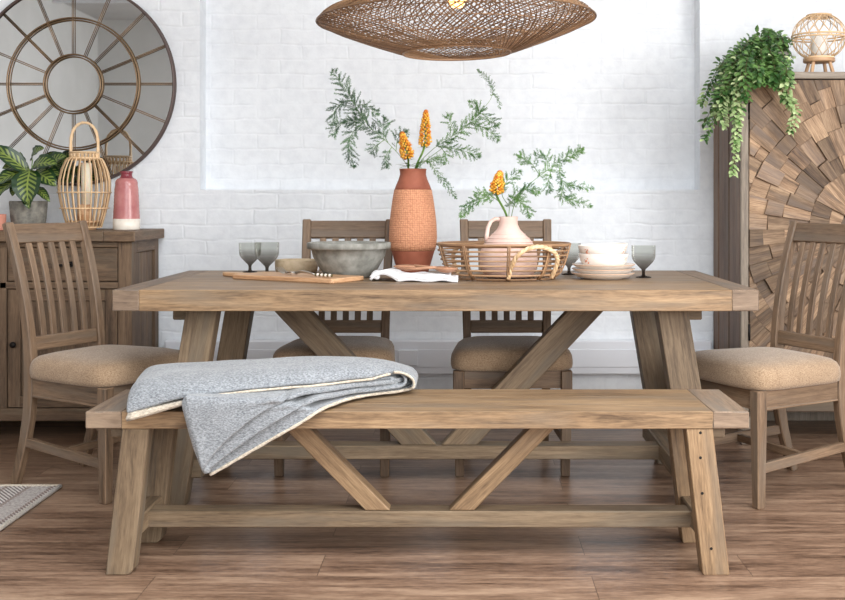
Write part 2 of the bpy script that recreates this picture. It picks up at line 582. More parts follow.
M['wick'] = new_mat('wick', (60, 50, 44), 0.9)[0]


def terracotta_scales():
    m, nt, b = new_mat('carved_terracotta', (214, 150, 112), 0.8)
    u, v = uvsplit(nt)
    cv = nd(nt, 'ShaderNodeCombineXYZ', {0: mth(nt, 'MULTIPLY', u, 62.0), 1: mth(nt, 'MULTIPLY', v, 115.0)})
    vo = nd(nt, 'ShaderNodeTexVoronoi', {'Vector': cv.outputs[0], 'Scale': 1.0, 'Randomness': 0.35})
    nt.links.new(ramp(nt, vo.outputs['Distance'], [(0.15, lin((226, 166, 128))), (0.8, lin((184, 116, 84)))]), b.inputs['Base Color'])
    bump(nt, b, mth(nt, 'MULTIPLY', vo.outputs['Distance'], -1.0), 0.8, 0.004)
    return m


M['terra'] = terracotta_scales()


def smoke_glass():
    m, nt, b = new_mat('smoked_glass', (150, 155, 150), 0.03)
    t = nd(nt, 'ShaderNodeTexCoord')
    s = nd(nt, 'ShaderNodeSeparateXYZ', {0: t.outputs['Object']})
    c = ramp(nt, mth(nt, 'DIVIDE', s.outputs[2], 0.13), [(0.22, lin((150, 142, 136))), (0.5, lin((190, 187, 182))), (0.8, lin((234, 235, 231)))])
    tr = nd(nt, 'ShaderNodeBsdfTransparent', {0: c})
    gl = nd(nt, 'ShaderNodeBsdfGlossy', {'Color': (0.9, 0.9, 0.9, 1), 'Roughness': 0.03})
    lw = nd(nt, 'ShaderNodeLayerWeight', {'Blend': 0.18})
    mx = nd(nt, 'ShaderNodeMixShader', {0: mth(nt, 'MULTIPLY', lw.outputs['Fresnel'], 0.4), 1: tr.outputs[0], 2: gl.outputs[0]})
    nt.links.new(mx.outputs[0], nt.nodes['Material Output'].inputs[0])
    return m


M['glass'] = smoke_glass()


def leafmat(name, c1, c2, tr=0.25, scale=20):
    m, nt, b = new_mat(name, c1, 0.45)
    t = nd(nt, 'ShaderNodeTexCoord')
    f = noise_tex(nt, t.outputs['Object'], scale, 2)
    nt.links.new(ramp(nt, f, [(0.4, lin(c1)), (0.62, lin(c2))]), b.inputs['Base Color'])
    return m


M['fern'] = leafmat('asparagus_green', (44, 80, 48), (88, 128, 80), scale=16)
M['fern_bright'] = leafmat('fresh_asparagus_green', (54, 104, 38), (104, 148, 72), scale=16)
M['stem'] = leafmat('stem_green', (84, 124, 52), (120, 160, 76))
M['vine'] = leafmat('trailing_leaf_green', (46, 84, 36), (104, 140, 74), scale=22)
M['vine_pale'] = leafmat('pale_trailing_leaf', (140, 170, 108), (198, 212, 158), scale=30)
M['twig'] = new_mat('brown_stem', (92, 82, 50), 0.8)[0]
M['soil'] = mottled('potting_soil', (44, 34, 26), (70, 54, 40), 0.95, 60, 0.6, 0.004)
M['orange'] = mottled('orange_florets', (240, 160, 44), (252, 204, 86), 0.5, 60, 0.1, 0.001, p=(0.4, 0.6))
M['orange_deep'] = new_mat('deep_orange_floret', (224, 130, 40), 0.5)[0]


def calathea():
    m, nt, b = new_mat('variegated_calathea_leaf', (40, 84, 40), 0.35)
    u, v = uvsplit(nt)
    du = mth(nt, 'ABSOLUTE', mth(nt, 'SUBTRACT', u, 0.5))
    st = mth(nt, 'SINE', mth(nt, 'MULTIPLY', mth(nt, 'SUBTRACT', v, mth(nt, 'MULTIPLY', du, 0.55)), 46.0))
    f = mth(nt, 'MULTIPLY', mth(nt, 'GREATER_THAN', st, 0.0), mth(nt, 'LESS_THAN', du, 0.33))
    mid = mth(nt, 'LESS_THAN', du, 0.03)
    f = mth(nt, 'MAXIMUM', mth(nt, 'MULTIPLY', f, 0.75), mid)
    nt.links.new(mix(nt, f, lin((30, 58, 28)), lin((132, 148, 70))), b.inputs['Base Color'])
    return m


M['calathea'] = calathea()
M['leaf_back'] = new_mat('plum_leaf_underside', (74, 44, 40), 0.5)[0]

# ================================================================== THE ROOM
XL, XR, YB, YW, ZC = -4.4, 3.6, -2.6, 5.3, 3.2
mb = MB()
mb.box(XL, XR, YB, YW + 0.2, -0.1, 0, bevel=0)
struct(mb.build('floor', M['floor']))
mb = MB()
mb.box(XL - 0.2, -1.0, YB - 0.2, YW + 0.3, ZC, ZC + 0.1, bevel=0)
mb.box(2.2, XR + 0.2, YB - 0.2, YW + 0.3, ZC, ZC + 0.1, bevel=0)
mb.box(-1.0, 2.2, YB - 0.2, -0.6, ZC, ZC + 0.1, bevel=0)
mb.box(-1.0, 2.2, 2.0, YW + 0.3, ZC, ZC + 0.1, bevel=0)
struct(mb.build('ceiling', M['ceiling']))
for i, y in enumerate((-1.2, 2.3, 4.1)):
    mb = MB()
    mb.box(XL, XR, y, y + 0.035, ZC - 0.05, ZC - 0.0005, bevel=0.003)
    struct(mb.build('trim_%d' % (i + 2), M['white']))

NX0, NX1, NZ0, NZ1, NY = -1.283, 1.119, 1.103, 2.95, 5.42
mb = MB()
mb.box(XL - 0.2, NX0, YW, YW + 0.25, 0, ZC, bevel=0)
mb.box(NX1, XR + 0.2, YW, YW + 0.25, 0, ZC, bevel=0)
mb.box(NX0, NX1, YW, YW + 0.25, 0, NZ0, bevel=0)
mb.box(NX0, NX1, YW, YW + 0.25, NZ1, ZC, bevel=0)
mb.box(NX0, NX1, NY, YW + 0.25, NZ0, NZ1, bevel=0)
struct(mb.build('wall_back', M['brick']))
mb = MB()
mb.box(XL - 0.2, XL, YB - 0.2, YW + 0.001, 0, ZC, bevel=0)
struct(mb.build('wall_left', M['grey_plaster']))
mb = MB()   # right wall with a window opening
mb.box(XR, XR + 0.2, YB - 0.2, -1.3, 0, ZC, bevel=0)
mb.box(XR, XR + 0.2, 1.9, YW + 0.001, 0, ZC, bevel=0)
mb.box(XR, XR + 0.2, -1.3, 1.9, 0, 0.75, bevel=0)
mb.box(XR, XR + 0.2, -1.3, 1.9, 2.75, ZC, bevel=0)
struct(mb.build('wall_right', M['brick']))
mb = MB()   # wall behind the viewer with a window opening
mb.box(XL, -0.8, YB - 0.2, YB, 0, ZC, bevel=0)
mb.box(2.6, XR, YB - 0.2, YB, 0, ZC, bevel=0)
mb.box(-0.8, 2.6, YB - 0.2, YB, 0, 1.15, bevel=0)
mb.box(-0.8, 2.6, YB - 0.2, YB, 3.05, ZC, bevel=0)
struct(mb.build('wall_front', M['grey_plaster']))
mb = MB()
for y in (-1.3, -0.25, 0.8, 1.85):
    mb.box(XR + 0.06, XR + 0.12, y, y + 0.05, 0.75, 2.75)
for z in (0.75, 2.70):
    mb.box(XR + 0.06, XR + 0.12, -1.3, 1.9, z, z + 0.05)
struct(mb.build('window_1', M['white']))
mb = MB()
for x in (-0.8, 0.9, 2.55):
    mb.box(x, x + 0.05, YB - 0.12, YB - 0.06, 1.15, 3.05)
for z in (1.15, 3.0):
    mb.box(-0.8, 2.6, YB - 0.12, YB - 0.06, z, z + 0.05)
struct(mb.build('window_2', M['white']))

# dado trunking that runs along the back wall
mb = MB()
mb.box(-1.44, 1.165, 5.245, YW, 0.222, 0.384, bevel=0.006)
mb.box(-1.44, 1.165, 5.240, 5.246, 0.258, 0.343, bevel=0.002)
struct(mb.build('trim_1', M['white']))
for i, px in enumerate((408,)):
    mb = MB()
    c = at(px, 358, 5.23)
    mb.box(c.x - 0.048, c.x + 0.048, 5.226, 5.2405, 0.266, 0.342, bevel=0.004)
    o = mb.build('socket_plate', M['white'], org=(c.x, 5.2405, 0.266))
    tag(o, ['white blank socket plate on the wall trunking behind the left rear chair',
            'white blank socket plate on the wall trunking behind the table right legs'][i], 'socket')

# woven rug corner
mb = MB()
mb.box(-2.7, -1.486, 2.7, 4.030, 0.0, 0.009, grain=(0, 1, 0), bevel=0.002)
m, nt, b = new_mat('braided_rug_weave', (170, 162, 156), 0.95)
t = nd(nt, 'ShaderNodeTexCoord')
s = nd(nt, 'ShaderNodeSeparateXYZ', {0: t.outputs['Object']})
X_, Y_ = s.outputs[0], s.outputs[1]
band = mth(nt, 'FLOOR', mth(nt, 'MULTIPLY', X_, 12.0))
odd = mth(nt, 'FLOORED_MODULO', band, 2.0)
dirn = mth(nt, 'MULTIPLY_ADD', odd, 2.0, -1.0)
zig = mth(nt, 'SINE', mth(nt, 'ADD', mth(nt, 'MULTIPLY', Y_, 300.0), mth(nt, 'MULTIPLY', mth(nt, 'MULTIPLY', X_, dirn), 380.0)))
line = mth(nt, 'LESS_THAN', mth(nt, 'FRACT', mth(nt, 'MULTIPLY', X_, 12.0)), 0.16)
n1 = noise_tex(nt, t.outputs['Object'], 90, 3)
f = mth(nt, 'ADD', mth(nt, 'MULTIPLY', zig, 0.28), mth(nt, 'MULTIPLY', mth(nt, 'SUBTRACT', n1, 0.5), 0.8))
f = mth(nt, 'ADD', f, 0.5)
col = ramp(nt, f, [(0.28, lin((112, 100, 98))), (0.5, lin((176, 168, 164))), (0.72, lin((216, 210, 204)))])
nt.links.new(mix(nt, mth(nt, 'MULTIPLY', line, 0.6), col, lin((128, 108, 98))), b.inputs['Base Color'])
bump(nt, b, f, 0.8, 0.004)
rug = thing('woven_rug', 'flat woven grey and cream striped rug corner on the floor beside the left chair', 'rug', (-2.1, 3.4, 0))
mb.build('weave', m, rug, world=True)
mb = MB()
pts = [(-2.7, 4.030, 0.0075), (-1.486, 4.030, 0.0075)]
mb.tube(pts, 0.0075, 6)
pts = [(-1.486, 4.030, 0.0075), (-1.486, 2.7, 0.0075)]
mb.tube(pts, 0.0085, 6)
mb.build('braided_border', M['cream'], rug, world=True)

# ================================================================== TABLE
TX0, TX1, TY0, TY1, TZ = -1.165, 0.958, 3.62, 4.62, 0.758
tcx = (TX0 + TX1) / 2
table = thing('dining_table', 'long reclaimed pine trestle dining table with thick plank top and V braces', 'table', (tcx, 4.12, 0))
mb = MB()
ev = 0.088
mb.box(TX0, TX0 + ev, TY0, TY1, TZ - 0.07, TZ, (0, 1, 0), 0.003, mat=1)
mb.box(TX1 - ev, TX1, TY0, TY1, TZ - 0.07, TZ, (0, 1, 0), 0.003, mat=1)
npl = 6
for i in range(npl):
    y0 = TY0 + (TY1 - TY0) * i / npl
    y1 = TY0 + (TY1 - TY0) * (i + 1) / npl
    mb.box(TX0 + ev, TX1 - ev, y0, y1, TZ - 0.07, TZ, (1, 0, 0), 0.0015 if 0 < i < npl - 1 else 0.002)
mb.build('tabletop', [M['pine'], M['pine_end']], table, world=True)


def trestle_leg(name, parent, xt, xb, zt, wd, y0, y1, mt, side, ch=0.0, holes=()):
    """xt/xb: outer x at top/bottom; side -1 left leg, +1 right leg"""
    mb = MB()
    a, b_ = (xt, xb)
    i_t, i_b = a - side * wd, b_ - side * wd
    pts = [(b_, 0), (a, zt), (i_t, zt)]
    k = 0.012 if side < 0 else 0.003
    dx = (i_t - i_b) / zt
    pts += [(i_b + dx * k, k), (i_b + side * k, 0)]
    mb.prism(pts, 'y', y0, y1, grain=(a - b_, 0, zt), bevel=0.003)
    for hx, hz in holes:
        c = bmesh.new()
        bmesh.ops.create_cone(c, cap_ends=True, segments=7, radius1=0.0048, radius2=0.0035, depth=0.002,
                              matrix=Matrix.Translation((hx, y0 - 0.0005, hz)) @ Matrix.Rotation(PI / 2, 4, 'X'))
        mb.merge(c, 1)
    return mb.build(name, [mt, M['void']], parent, world=True)


zt = TZ - 0.07
for side, xt, xb in ((-1, -0.952, -1.067), (1, 0.749, 0.864)):
    for y0 in (3.74, 4.39):
        trestle_leg('leg', table, xt, xb, zt, 0.105, y0, y0 + 0.08, M['pine_grey'], side)
    mb = MB()
    xi = xt + side * 0.0
    x0, x1 = sorted((xt + side * 0.002, xt + side * 0.057))
    mb.box(x0, x1, 3.78, 4.46, zt - 0.046, zt, (0, 1, 0), 0.004)
    mb.build('bearer', M['pine_grey'], table, world=True)
    mb = MB()
    xm = xb - side * (0.105 + 0.02)
    x0, x1 = sorted((xm - side * 0.035, xm + side * 0.035))
    mb.box(x0, x1, 3.78, 4.43, 0.10, 0.165, (0, 1, 0), 0.004)
    mb.build('end_rail', M['pine_grey'], table, world=True)
mb = MB()
mb.box(-0.95, 0.745, 4.05, 4.135, 0.10, 0.150, (1, 0, 0), 0.003)
mb.build('stretcher', M['pine_grey'], table, world=True)
for s in (-1, 1):
    mb = MB()
    xb0, xb1, xt0, xt1 = tcx + s * 0.008, tcx + s * 0.138, tcx + s * 0.515, tcx + s * 0.648
    mb.prism([(xb0, 0.150), (xb1, 0.150), (xt1, zt), (xt0, zt)], 'y', 4.06, 4.125, grain=(xt0 - xb0, 0, zt - 0.15), bevel=0.003)
    mb.build('brace', M['pine_grey'], table, world=True)

# ================================================================== BENCH
BX0, BX1, BY0, BY1, BZ = -1.07, 0.791, 3.09, 3.457, 0.46
bcx = (BX0 + BX1) / 2
bench = thing('dining_bench', 'long reclaimed pine trestle bench in front of the dining table', 'bench', (bcx, 3.27, 0))
mb = MB()
ev = 0.102
mb.box(BX0, BX0 + ev, BY0, BY1, BZ - 0.048, BZ, (0, 1, 0), 0.003, mat=1)
mb.box(BX1 - ev, BX1, BY0, BY1, BZ - 0.048, BZ, (0, 1, 0), 0.003, mat=1)
for i in range(3):
    y0 = BY0 + (BY1 - BY0) * i / 3
    mb.box(BX0 + ev, BX1 - ev, y0, y0 + (BY1 - BY0) / 3, BZ - 0.048, BZ, (1, 0, 0), 0.0015)
mb.build('bench_top', [M['pine'], M['pine_end']], bench, world=True)
zt = BZ - 0.048
for side, xt, xb in ((-1, -0.968, -1.015), (1, 0.690, 0.737)):
    for k, y0 in enumerate((3.094, 3.385)):
        holes = [(0.655, 0.33), (0.66, 0.23), (0.655, 0.40), (0.685, 0.075)] if side > 0 and k == 0 else []
        trestle_leg('leg', bench, xt, xb, zt, 0.075, y0, y0 + 0.06, M['pine_grey'] if side < 0 else M['pine'], side, holes=holes)
    mb = MB()
    x0, x1 = sorted((xt + side * 0.002, xt + side * 0.043))
    mb.box(x0, x1, 3.13, 3.42, zt - 0.034, zt, (0, 1, 0), 0.004)
    mb.build('bearer', M['pine_grey'], bench, world=True)
    mb = MB()
    xm = xb - side * 0.058
    mb.box(xm - 0.022, xm + 0.022, 3.13, 3.41, 0.09, 0.145, (0, 1, 0), 0.004)
    mb.build('end_rail', M['pine_grey'], bench, world=True)
mb = MB()
mb.box(-0.945, 0.667, 3.238, 3.31, 0.091, 0.139, (1, 0, 0), 0.003)
mb.build('stretcher', M['pine_grey'], bench, world=True)
for s in (-1, 1):
    mb = MB()
    xb0, xb1, xt0, xt1 = bcx + s * 0.086, bcx + s * 0.160, bcx + s * 0.352, bcx + s * 0.428
    mb.prism([(xb0, 0.139), (xb1, 0.139), (xt1, zt), (xt0, zt)], 'y', 3.245, 3.30, grain=(xt0 - xb0, 0, zt - 0.139), bevel=0.003)
    mb.build('brace', M['pine'], bench, world=True)


# ================================================================== CHAIRS
def make_chair(label):
    t = thing('dining_chair', label, 'chair', group='slatted wooden dining chairs round the table')
    CW = M['chairwood']
    # seat cushion
    mb = MB()

    def outline(n=64):
        pts = []
        for k in range(n):
            a = 2 * PI * k / n
            ca, sa = math.cos(a), math.sin(a)
            e = 0.32
            x = math.copysign(abs(ca) ** e, ca)
            y = math.copysign(abs(sa) ** e, sa)
            wdt = 0.245 - 0.040 * (y + 1) / 2
            yy = y * 0.222 - (0.012 * (1 - x * x) if y < 0 else 0)
            pts.append((x * wdt, yy))
        return pts
    ol = outline()
    lay = [(0.95, 0.403), (0.985, 0.407), (1.0, 0.420), (1.0, 0.438), (0.988, 0.456), (0.955, 0.471), (0.89, 0.482), (0.74, 0.491), (0.5, 0.497), (0.25, 0.499), (0.0, 0.4995)]
    tb = bmesh.new()
    tb.loops.layers.uv.new('UVMap')
    rings = []
    for sc_, z in lay[:-1]:
        rings.append([tb.verts.new((x * sc_, y * sc_ - 0.01, z)) for x, y in ol])
    for a, b_ in zip(rings, rings[1:]):
        n = len(a)
        for k in range(n):
            tb.faces.new([a[k], a[(k + 1) % n], b_[(k + 1) % n], b_[k]])
    tb.faces.new(rings[0][::-1])
    top = tb.verts.new((0, -0.01, lay[-1][1]))
    for k in range(len(ol)):
        tb.faces.new([rings[-1][k], rings[-1][(k + 1) % len(ol)], top])
    mb.merge(tb, 0, True)
    mb.build('seat', M['seat'], t)
    # frame under the cushion
    mb = MB()
    mb.box(-0.185, 0.185, -0.212, -0.190, 0.335, 0.403, (1, 0, 0), 0.002)
    mb.box(-0.155, 0.155, 0.165, 0.185, 0.345, 0.403, (1, 0, 0), 0.002)
    for s in (-1, 1):
        mb.beam((s * 0.199, -0.19, 0.369), (s * 0.168, 0.18, 0.369), 0.022, 0.068)
        mb.beam((s * 0.208, -0.19, 0.337), (s * 0.176, 0.18, 0.337), 0.012, 0.008)
    mb.build('seat_frame', CW, t)
    for s in (-1, 1):
        mb = MB()
        v = []
        for z, h in ((0.403, 0.021), (0.33, 0.021), (0.0, 0.0165)):
            cx_, cy_ = s * (0.206 - (0.021 - h)), -0.205 + (0.021 - h)
            v += [(cx_ - h, cy_ - h, z), (cx_ + h, cy_ - h, z), (cx_ + h, cy_ + h, z), (cx_ - h, cy_ + h, z)]
        f = [(3, 2, 1, 0), (8, 9, 10, 11)]
        for i in (0, 4):
            for k in range(4):
                f.append((i + k, i + (k + 1) % 4, i + 4 + (k + 1) % 4, i + 4 + k))
        mb.solid(v, f, (0, 0, 1), 0.003)
        mb.build('leg', CW, t)
    post = [(0.285, 0.0), (0.262, 0.07), (0.235, 0.16), (0.214, 0.26), (0.205, 0.36), (0.205, 0.44), (0.208, 0.52), (0.216, 0.60),
            (0.230, 0.68), (0.248, 0.76), (0.270, 0.84), (0.296, 0.92), (0.312, 0.968)]
    th = [0.030, 0.034, 0.038, 0.042, 0.046, 0.046, 0.042, 0.038, 0.036, 0.034, 0.032, 0.030, 0.028]
    sq = lambda z: 0.925 + 0.075 * max(0, z - 0.43) / 0.54
    for s in (-1, 1):
        mb = MB()
        x0, x1 = sorted((s * 0.160, s * 0.196))
        mb.ribbon(post, th, x0, x1, 0.004)
        mb.squeeze(sq)
        mb.build('leg', CW, t)

    def yc(z):
        for a, b_ in zip(post, post[1:]):
            if a[1] <= z <= b_[1]:
                return a[0] + (b_[0] - a[0]) * (z - a[1]) / (b_[1] - a[1])
    # top rail, lower back rail, slats
    mb = MB()
    mb.ribbon([(yc(z) + 0.002, z) for z in (0.890, 0.915, 0.940, 0.962)], 0.022, -0.161, 0.161, 0.003, grain=(1, 0, 0))
    mb.squeeze(sq)
    mb.build('top_rail', CW, t)
    mb = MB()
    mb.ribbon([(yc(z), z) for z in (0.497, 0.523, 0.550)], 0.022, -0.161, 0.161, 0.003, grain=(1, 0, 0))
    mb.squeeze(sq)
    mb.build('back_rail', CW, t)
    for i in range(5):
        mb = MB()
        xc = (i - 2) * 0.0535
        zz = [0.548, 0.62, 0.68, 0.74, 0.80, 0.86, 0.893]
        mb.ribbon([(yc(z) + 0.001, z) for z in zz], 0.012, xc - 0.0135, xc + 0.0135, 0.002)
        mb.squeeze(sq)
        mb.build('slat', CW, t)
    for s in (-1, 1):
        mb = MB()
        mb.beam((s * 0.202, -0.195, 0.135), (s * 0.166, 0.235, 0.165), 0.020, 0.034)
        mb.build('side_stretcher', CW, t)
    mb = MB()
    mb.beam((-0.186, 0.03, 0.148), (0.186, 0.03, 0.148), 0.020, 0.028)
    mb.build('cross_stretcher', CW, t)
    return t


rad = math.radians
chair0 = make_chair('slatted wooden chair at the left end of the table, beige seat, beside the rug')
chair0.location = (-1.342, 4.10, 0)
chair0.rotation_euler = (0, 0, rad(63))
dup(chair0, (1.088, 4.035, 0), rad(-64), 'slatted wooden chair at the right end of the table, in front of the tall cabinet')
dup(chair0, (-0.512, 4.412, 0), rad(-1), 'slatted wooden chair behind the table, behind the large grey bowl')
dup(chair0, (0.170, 4.412, 0), rad(1), 'slatted wooden chair behind the table, behind the pink jug')

# ================================================================== SIDEBOARD
SX0, SX1, SY0, SY1 = -3.10, -1.467, 4.83, 5.25
sb = thing('sideboard', 'wide brown wooden sideboard with drawers and plank doors against the brick wall', 'sideboard', ((SX0 + SX1) / 2, 5.04, 0))
OW = M['oakish']
mb = MB()
mb.box(SX0 - 0.02, SX1 - 0.115, 4.795, 5.27, 0.871, 0.917, (1, 0, 0), 0.004)
mb.box(SX1 - 0.115, SX1 + 0.022, 4.795, 5.27, 0.871, 0.917, (0, 1, 0), 0.004)
mb.build('top', OW, sb, world=True)
mb = MB()
# carcass: face frame
fy0, fy1 = SY0, SY0 + 0.03
mb.box(SX1 - 0.062, SX1, fy0, fy1, 0.085, 0.871, (0, 0, 1), 0.003)
mb.box(SX0, SX0 + 0.062, fy0, fy1, 0.085, 0.871, (0, 0, 1), 0.003)
for z0, z1 in ((0.846, 0.871), (0.664, 0.694), (0.085, 0.140)):
    mb.box(SX0 + 0.062, SX1 - 0.062, fy0, fy1, z0, z1, (1, 0, 0), 0.003)
w3 = (SX1 - SX0 - 0.124) / 3
for k in (1, 2):
    x = SX0 + 0.062 + w3 * k
    mb.box(x - 0.015, x + 0.015, fy0, fy1, 0.140, 0.846, (0, 0, 1), 0.003)
# side panels: stiles, rails and recessed boards
for x0, x1, xi0, xi1 in ((SX1 - 0.03, SX1 - 0.0005, SX1 - 0.028, SX1 - 0.012), (SX0 + 0.0005, SX0 + 0.03, SX0 + 0.012, SX0 + 0.028)):
    mb.box(x0, x1, fy1 - 0.0005, fy1 + 0.05, 0.085, 0.871, (0, 0, 1), 0.002)
    mb.box(x0, x1, SY1 - 0.06, SY1, 0.085, 0.871, (0, 0, 1), 0.002)
    mb.box(x0, x1, fy1 + 0.05, SY1 - 0.06, 0.82, 0.871, (0, 1, 0), 0.002)
    mb.box(x0, x1, fy1 + 0.05, SY1 - 0.06, 0.085, 0.14, (0, 1, 0), 0.002)
    yy0, yy1 = fy1 + 0.05, SY1 - 0.06
    for k in range(3):
        a = yy0 + (yy1 - yy0) * k / 3
        mb.box(xi0, xi1, a, a + (yy1 - yy0) / 3, 0.14, 0.82, (0, 0, 1), 0.004)
mb.box(SX0 + 0.03, SX1 - 0.03, SY1 - 0.015, SY1, 0.002, 0.871, (1, 0, 0), 0)
mb.box(SX0 + 0.03, SX1 - 0.03, fy1, SY1 - 0.015, 0.10, 0.125, (1, 0, 0), 0)
mb.build('carcass', OW, sb, world=True)
for k in range(3):
    x0 = SX0 + 0.062 + w3 * k + (0.0 if k == 0 else 0.015) + 0.003
    x1 = SX0 + 0.062 + w3 * (k + 1) - (0.0 if k == 2 else 0.015) - 0.003
    mb = MB()
    mb.box(x0, x1, SY0 + 0.006, SY0 + 0.03, 0.697, 0.843, (1, 0, 0), 0.003)
    dr = mb.build('drawer', OW, sb, world=True)
    dr_off = Vector(sb.location)
    mb = MB()
    xc = (x0 + x1) / 2
    mb.tube([(xc - 0.038, SY0 + 0.006, 0.772), (xc - 0.036, SY0 - 0.014, 0.770), (xc - 0.02, SY0 - 0.022, 0.768), (xc + 0.02, SY0 - 0.022, 0.768), (xc + 0.036, SY0 - 0.014, 0.770), (xc + 0.038, SY0 + 0.006, 0.772)], 0.006, 8)
    mb.box(xc - 0.046, xc - 0.030, SY0 + 0.001, SY0 + 0.007, 0.760, 0.784, bevel=0.002)
    mb.box(xc + 0.030, xc + 0.046, SY0 + 0.001, SY0 + 0.007, 0.760, 0.784, bevel=0.002)
    mb.build('handle', M['black'], dr, world=True)
    mb = MB()
    z0, z1 = 0.143, 0.661
    mb.box(x0, x0 + 0.055, SY0 + 0.006, SY0 + 0.03, z0, z1, (0, 0, 1), 0.002)
    mb.box(x1 - 0.055, x1, SY0 + 0.006, SY0 + 0.03, z0, z1, (0, 0, 1), 0.002)
    mb.box(x0 + 0.055, x1 - 0.055, SY0 + 0.006, SY0 + 0.03, z1 - 0.05, z1, (1, 0, 0), 0.002)
    mb.box(x0 + 0.055, x1 - 0.055, SY0 + 0.006, SY0 + 0.03, z0, z0 + 0.05, (1, 0, 0), 0.002)
    n = 4
    for q in range(n):
        a = x0 + 0.055 + (x1 - x0 - 0.11) * q / n
        mb.box(a, a + (x1 - x0 - 0.11) / n, SY0 + 0.014, SY0 + 0.028, z0 + 0.05, z1 - 0.05, (0, 0, 1), 0.0035)
    dr = mb.build('door', OW, sb, world=True)
    mb = MB()
    kx = x0 + 0.03 if k != 0 else x1 - 0.03
    mb.lathe([(0, 0), (0.007, 0), (0.007, 0.012), (0.013, 0.016), (0.013, 0.024), (0, 0.027)], n=16)
    bmesh.ops.rotate(mb.bm, verts=mb.bm.verts, cent=(0, 0, 0), matrix=Matrix.Rotation(PI / 2, 3, 'X'))
    bmesh.ops.translate(mb.bm, verts=mb.bm.verts, vec=(kx, SY0 + 0.007, 0.42))
    mb.build('knob', M['black'], dr, world=True)
for x in (SX0 + 0.03, SX1 - 0.03):
    for y in (SY0 + 0.03, SY1 - 0.03):
        mb = MB()
        mb.box(x - 0.028, x + 0.028, y - 0.028, y + 0.028, 0, 0.085, (0, 0, 1), 0.003)
        mb.build('foot', OW, sb, world=True)

# ================================================================== TALL CABINET WITH SUNBURST DOORS
KX0, KX1, KY0, KY1, KZ = 1.177, 2.300, 4.74, 5.27, 1.573
cb = thing('tall_cabinet', 'tall wooden cabinet with a sunburst of reclaimed blocks on its doors', 'cabinet', ((KX0 + KX1) / 2, 5.0, 0))
mb = MB()
mb.box(KX0 - 0.004, KX1 + 0.004, KY0 - 0.012, KY1 + 0.005, KZ, KZ + 0.030, (1, 0, 0), 0.003)
mb.build('top', M['greystile'], cb, world=True)
for s, x0, x1 in ((0, KX0, KX0 + 0.03), (1, KX1 - 0.03, KX1)):
    mb = MB()
    n = 5
    for k in range(n):
        a = KY0 + 0.022 + (KY1 - KY0 - 0.022) * k / n
        mb.box(x0 + (0.004 if k % 2 else 0), x1, a, a + (KY1 - KY0 - 0.022) / n, 0.12, KZ, (0, 0, 1), 0.006)
    mb.build('side_planks', M['darkplank'], cb, world=True)
mb = MB()
mb.box(KX0, KX0 + 0.034, KY0, KY0 + 0.022, 0.12, KZ, (0, 0, 1), 0.003)
mb.box(KX1 - 0.034, KX1, KY0, KY0 + 0.022, 0.12, KZ, (0, 0, 1), 0.003)
mb.box(KX0 + 0.03, KX1 - 0.03, KY1 - 0.015, KY1, 0.002, KZ, (0, 0, 1), 0)
mb.box(KX0 + 0.03, KX1 - 0.03, KY0 + 0.03, KY1 - 0.015, 0.15, 0.17, (1, 0, 0), 0)
mb.build('carcass', M['greystile'], cb, world=True)
mb = MB()
mb.box(KX0 + 0.034, KX1 - 0.034, KY0 + 0.002, KY0 + 0.025, 0.142, 0.196, (1, 0, 0), 0.003)
mb.box(KX0 + 0.034, KX1 - 0.034, KY0 + 0.004, KY0 + 0.025, 0.199, 0.258, (1, 0, 0), 0.003)
mb.build('plinth_rail', OW, cb, world=True)
for x in (KX0 + 0.035, KX1 - 0.035):
    for y in (KY0 + 0.035, KY1 - 0.035):
        mb = MB()
        mb.box(x - 0.03, x + 0.03, y - 0.03, y + 0.03, 0, 0.12, (0, 0, 1), 0.003)
        mb.build('foot', M['greystile'], cb, world=True)


def clip(poly, x0, x1, z0, z1):
    for ax, val, sgn in ((0, x0, 1), (0, x1, -1), (1, z0, 1), (1, z1, -1)):
        out = []
        for i in range(len(poly)):
            a, b_ = poly[i - 1], poly[i]
            ia, ib = (a[ax] - val) * sgn >= 0, (b_[ax] - val) * sgn >= 0
            if ia != ib:
                t_ = (val - a[ax]) / (b_[ax] - a[ax])
                out.append((a[0] + (b_[0] - a[0]) * t_, a[1] + (b_[1] - a[1]) * t_))
            if ib:
                out.append(b_)
        poly = out
        if len(poly) < 3:
            return []
    return poly


KC = ((KX0 + KX1) / 2, 0.925)
pieces = []
r_edges = [(0.0, 0.13, 14), (0.13, 0.27, 26), (0.27, 0.55, 44), (0.55, 1.0, 68)]
for ra, rb, ns in r_edges:
    for k in range(ns):
        a0, a1 = 2 * PI * k / ns, 2 * PI * (k + 1) / ns
        am = (a0 + a1) / 2
        r = ra
        while r < rb - 0.02:
            ln = R.uniform(0.07, 0.135)
            if r == ra and ra > 0:
                ln = R.uniform(0.04, 0.14)
            r2 = r + ln
            if rb - r2 < 0.04:
                r2 = rb
            ww0 = max(0.004, r * math.tan((a1 - a0) / 2)) * 1.0
            ww1 = r2 * math.tan((a1 - a0) / 2)
            ca, sa = math.cos(am), math.sin(am)
            sk = R.uniform(-0.006, 0.006)
            pl = [(KC[0] + ca * rr - sa * hh, KC[1] + sa * rr + ca * hh) for rr, hh in
                  ((r, -ww0), (r2, -ww1), (r2 + sk, ww1), (r, ww0))]
            pieces.append((pl, R.uniform(0.007, 0.024), (ca, 0, sa)))
            r = r2
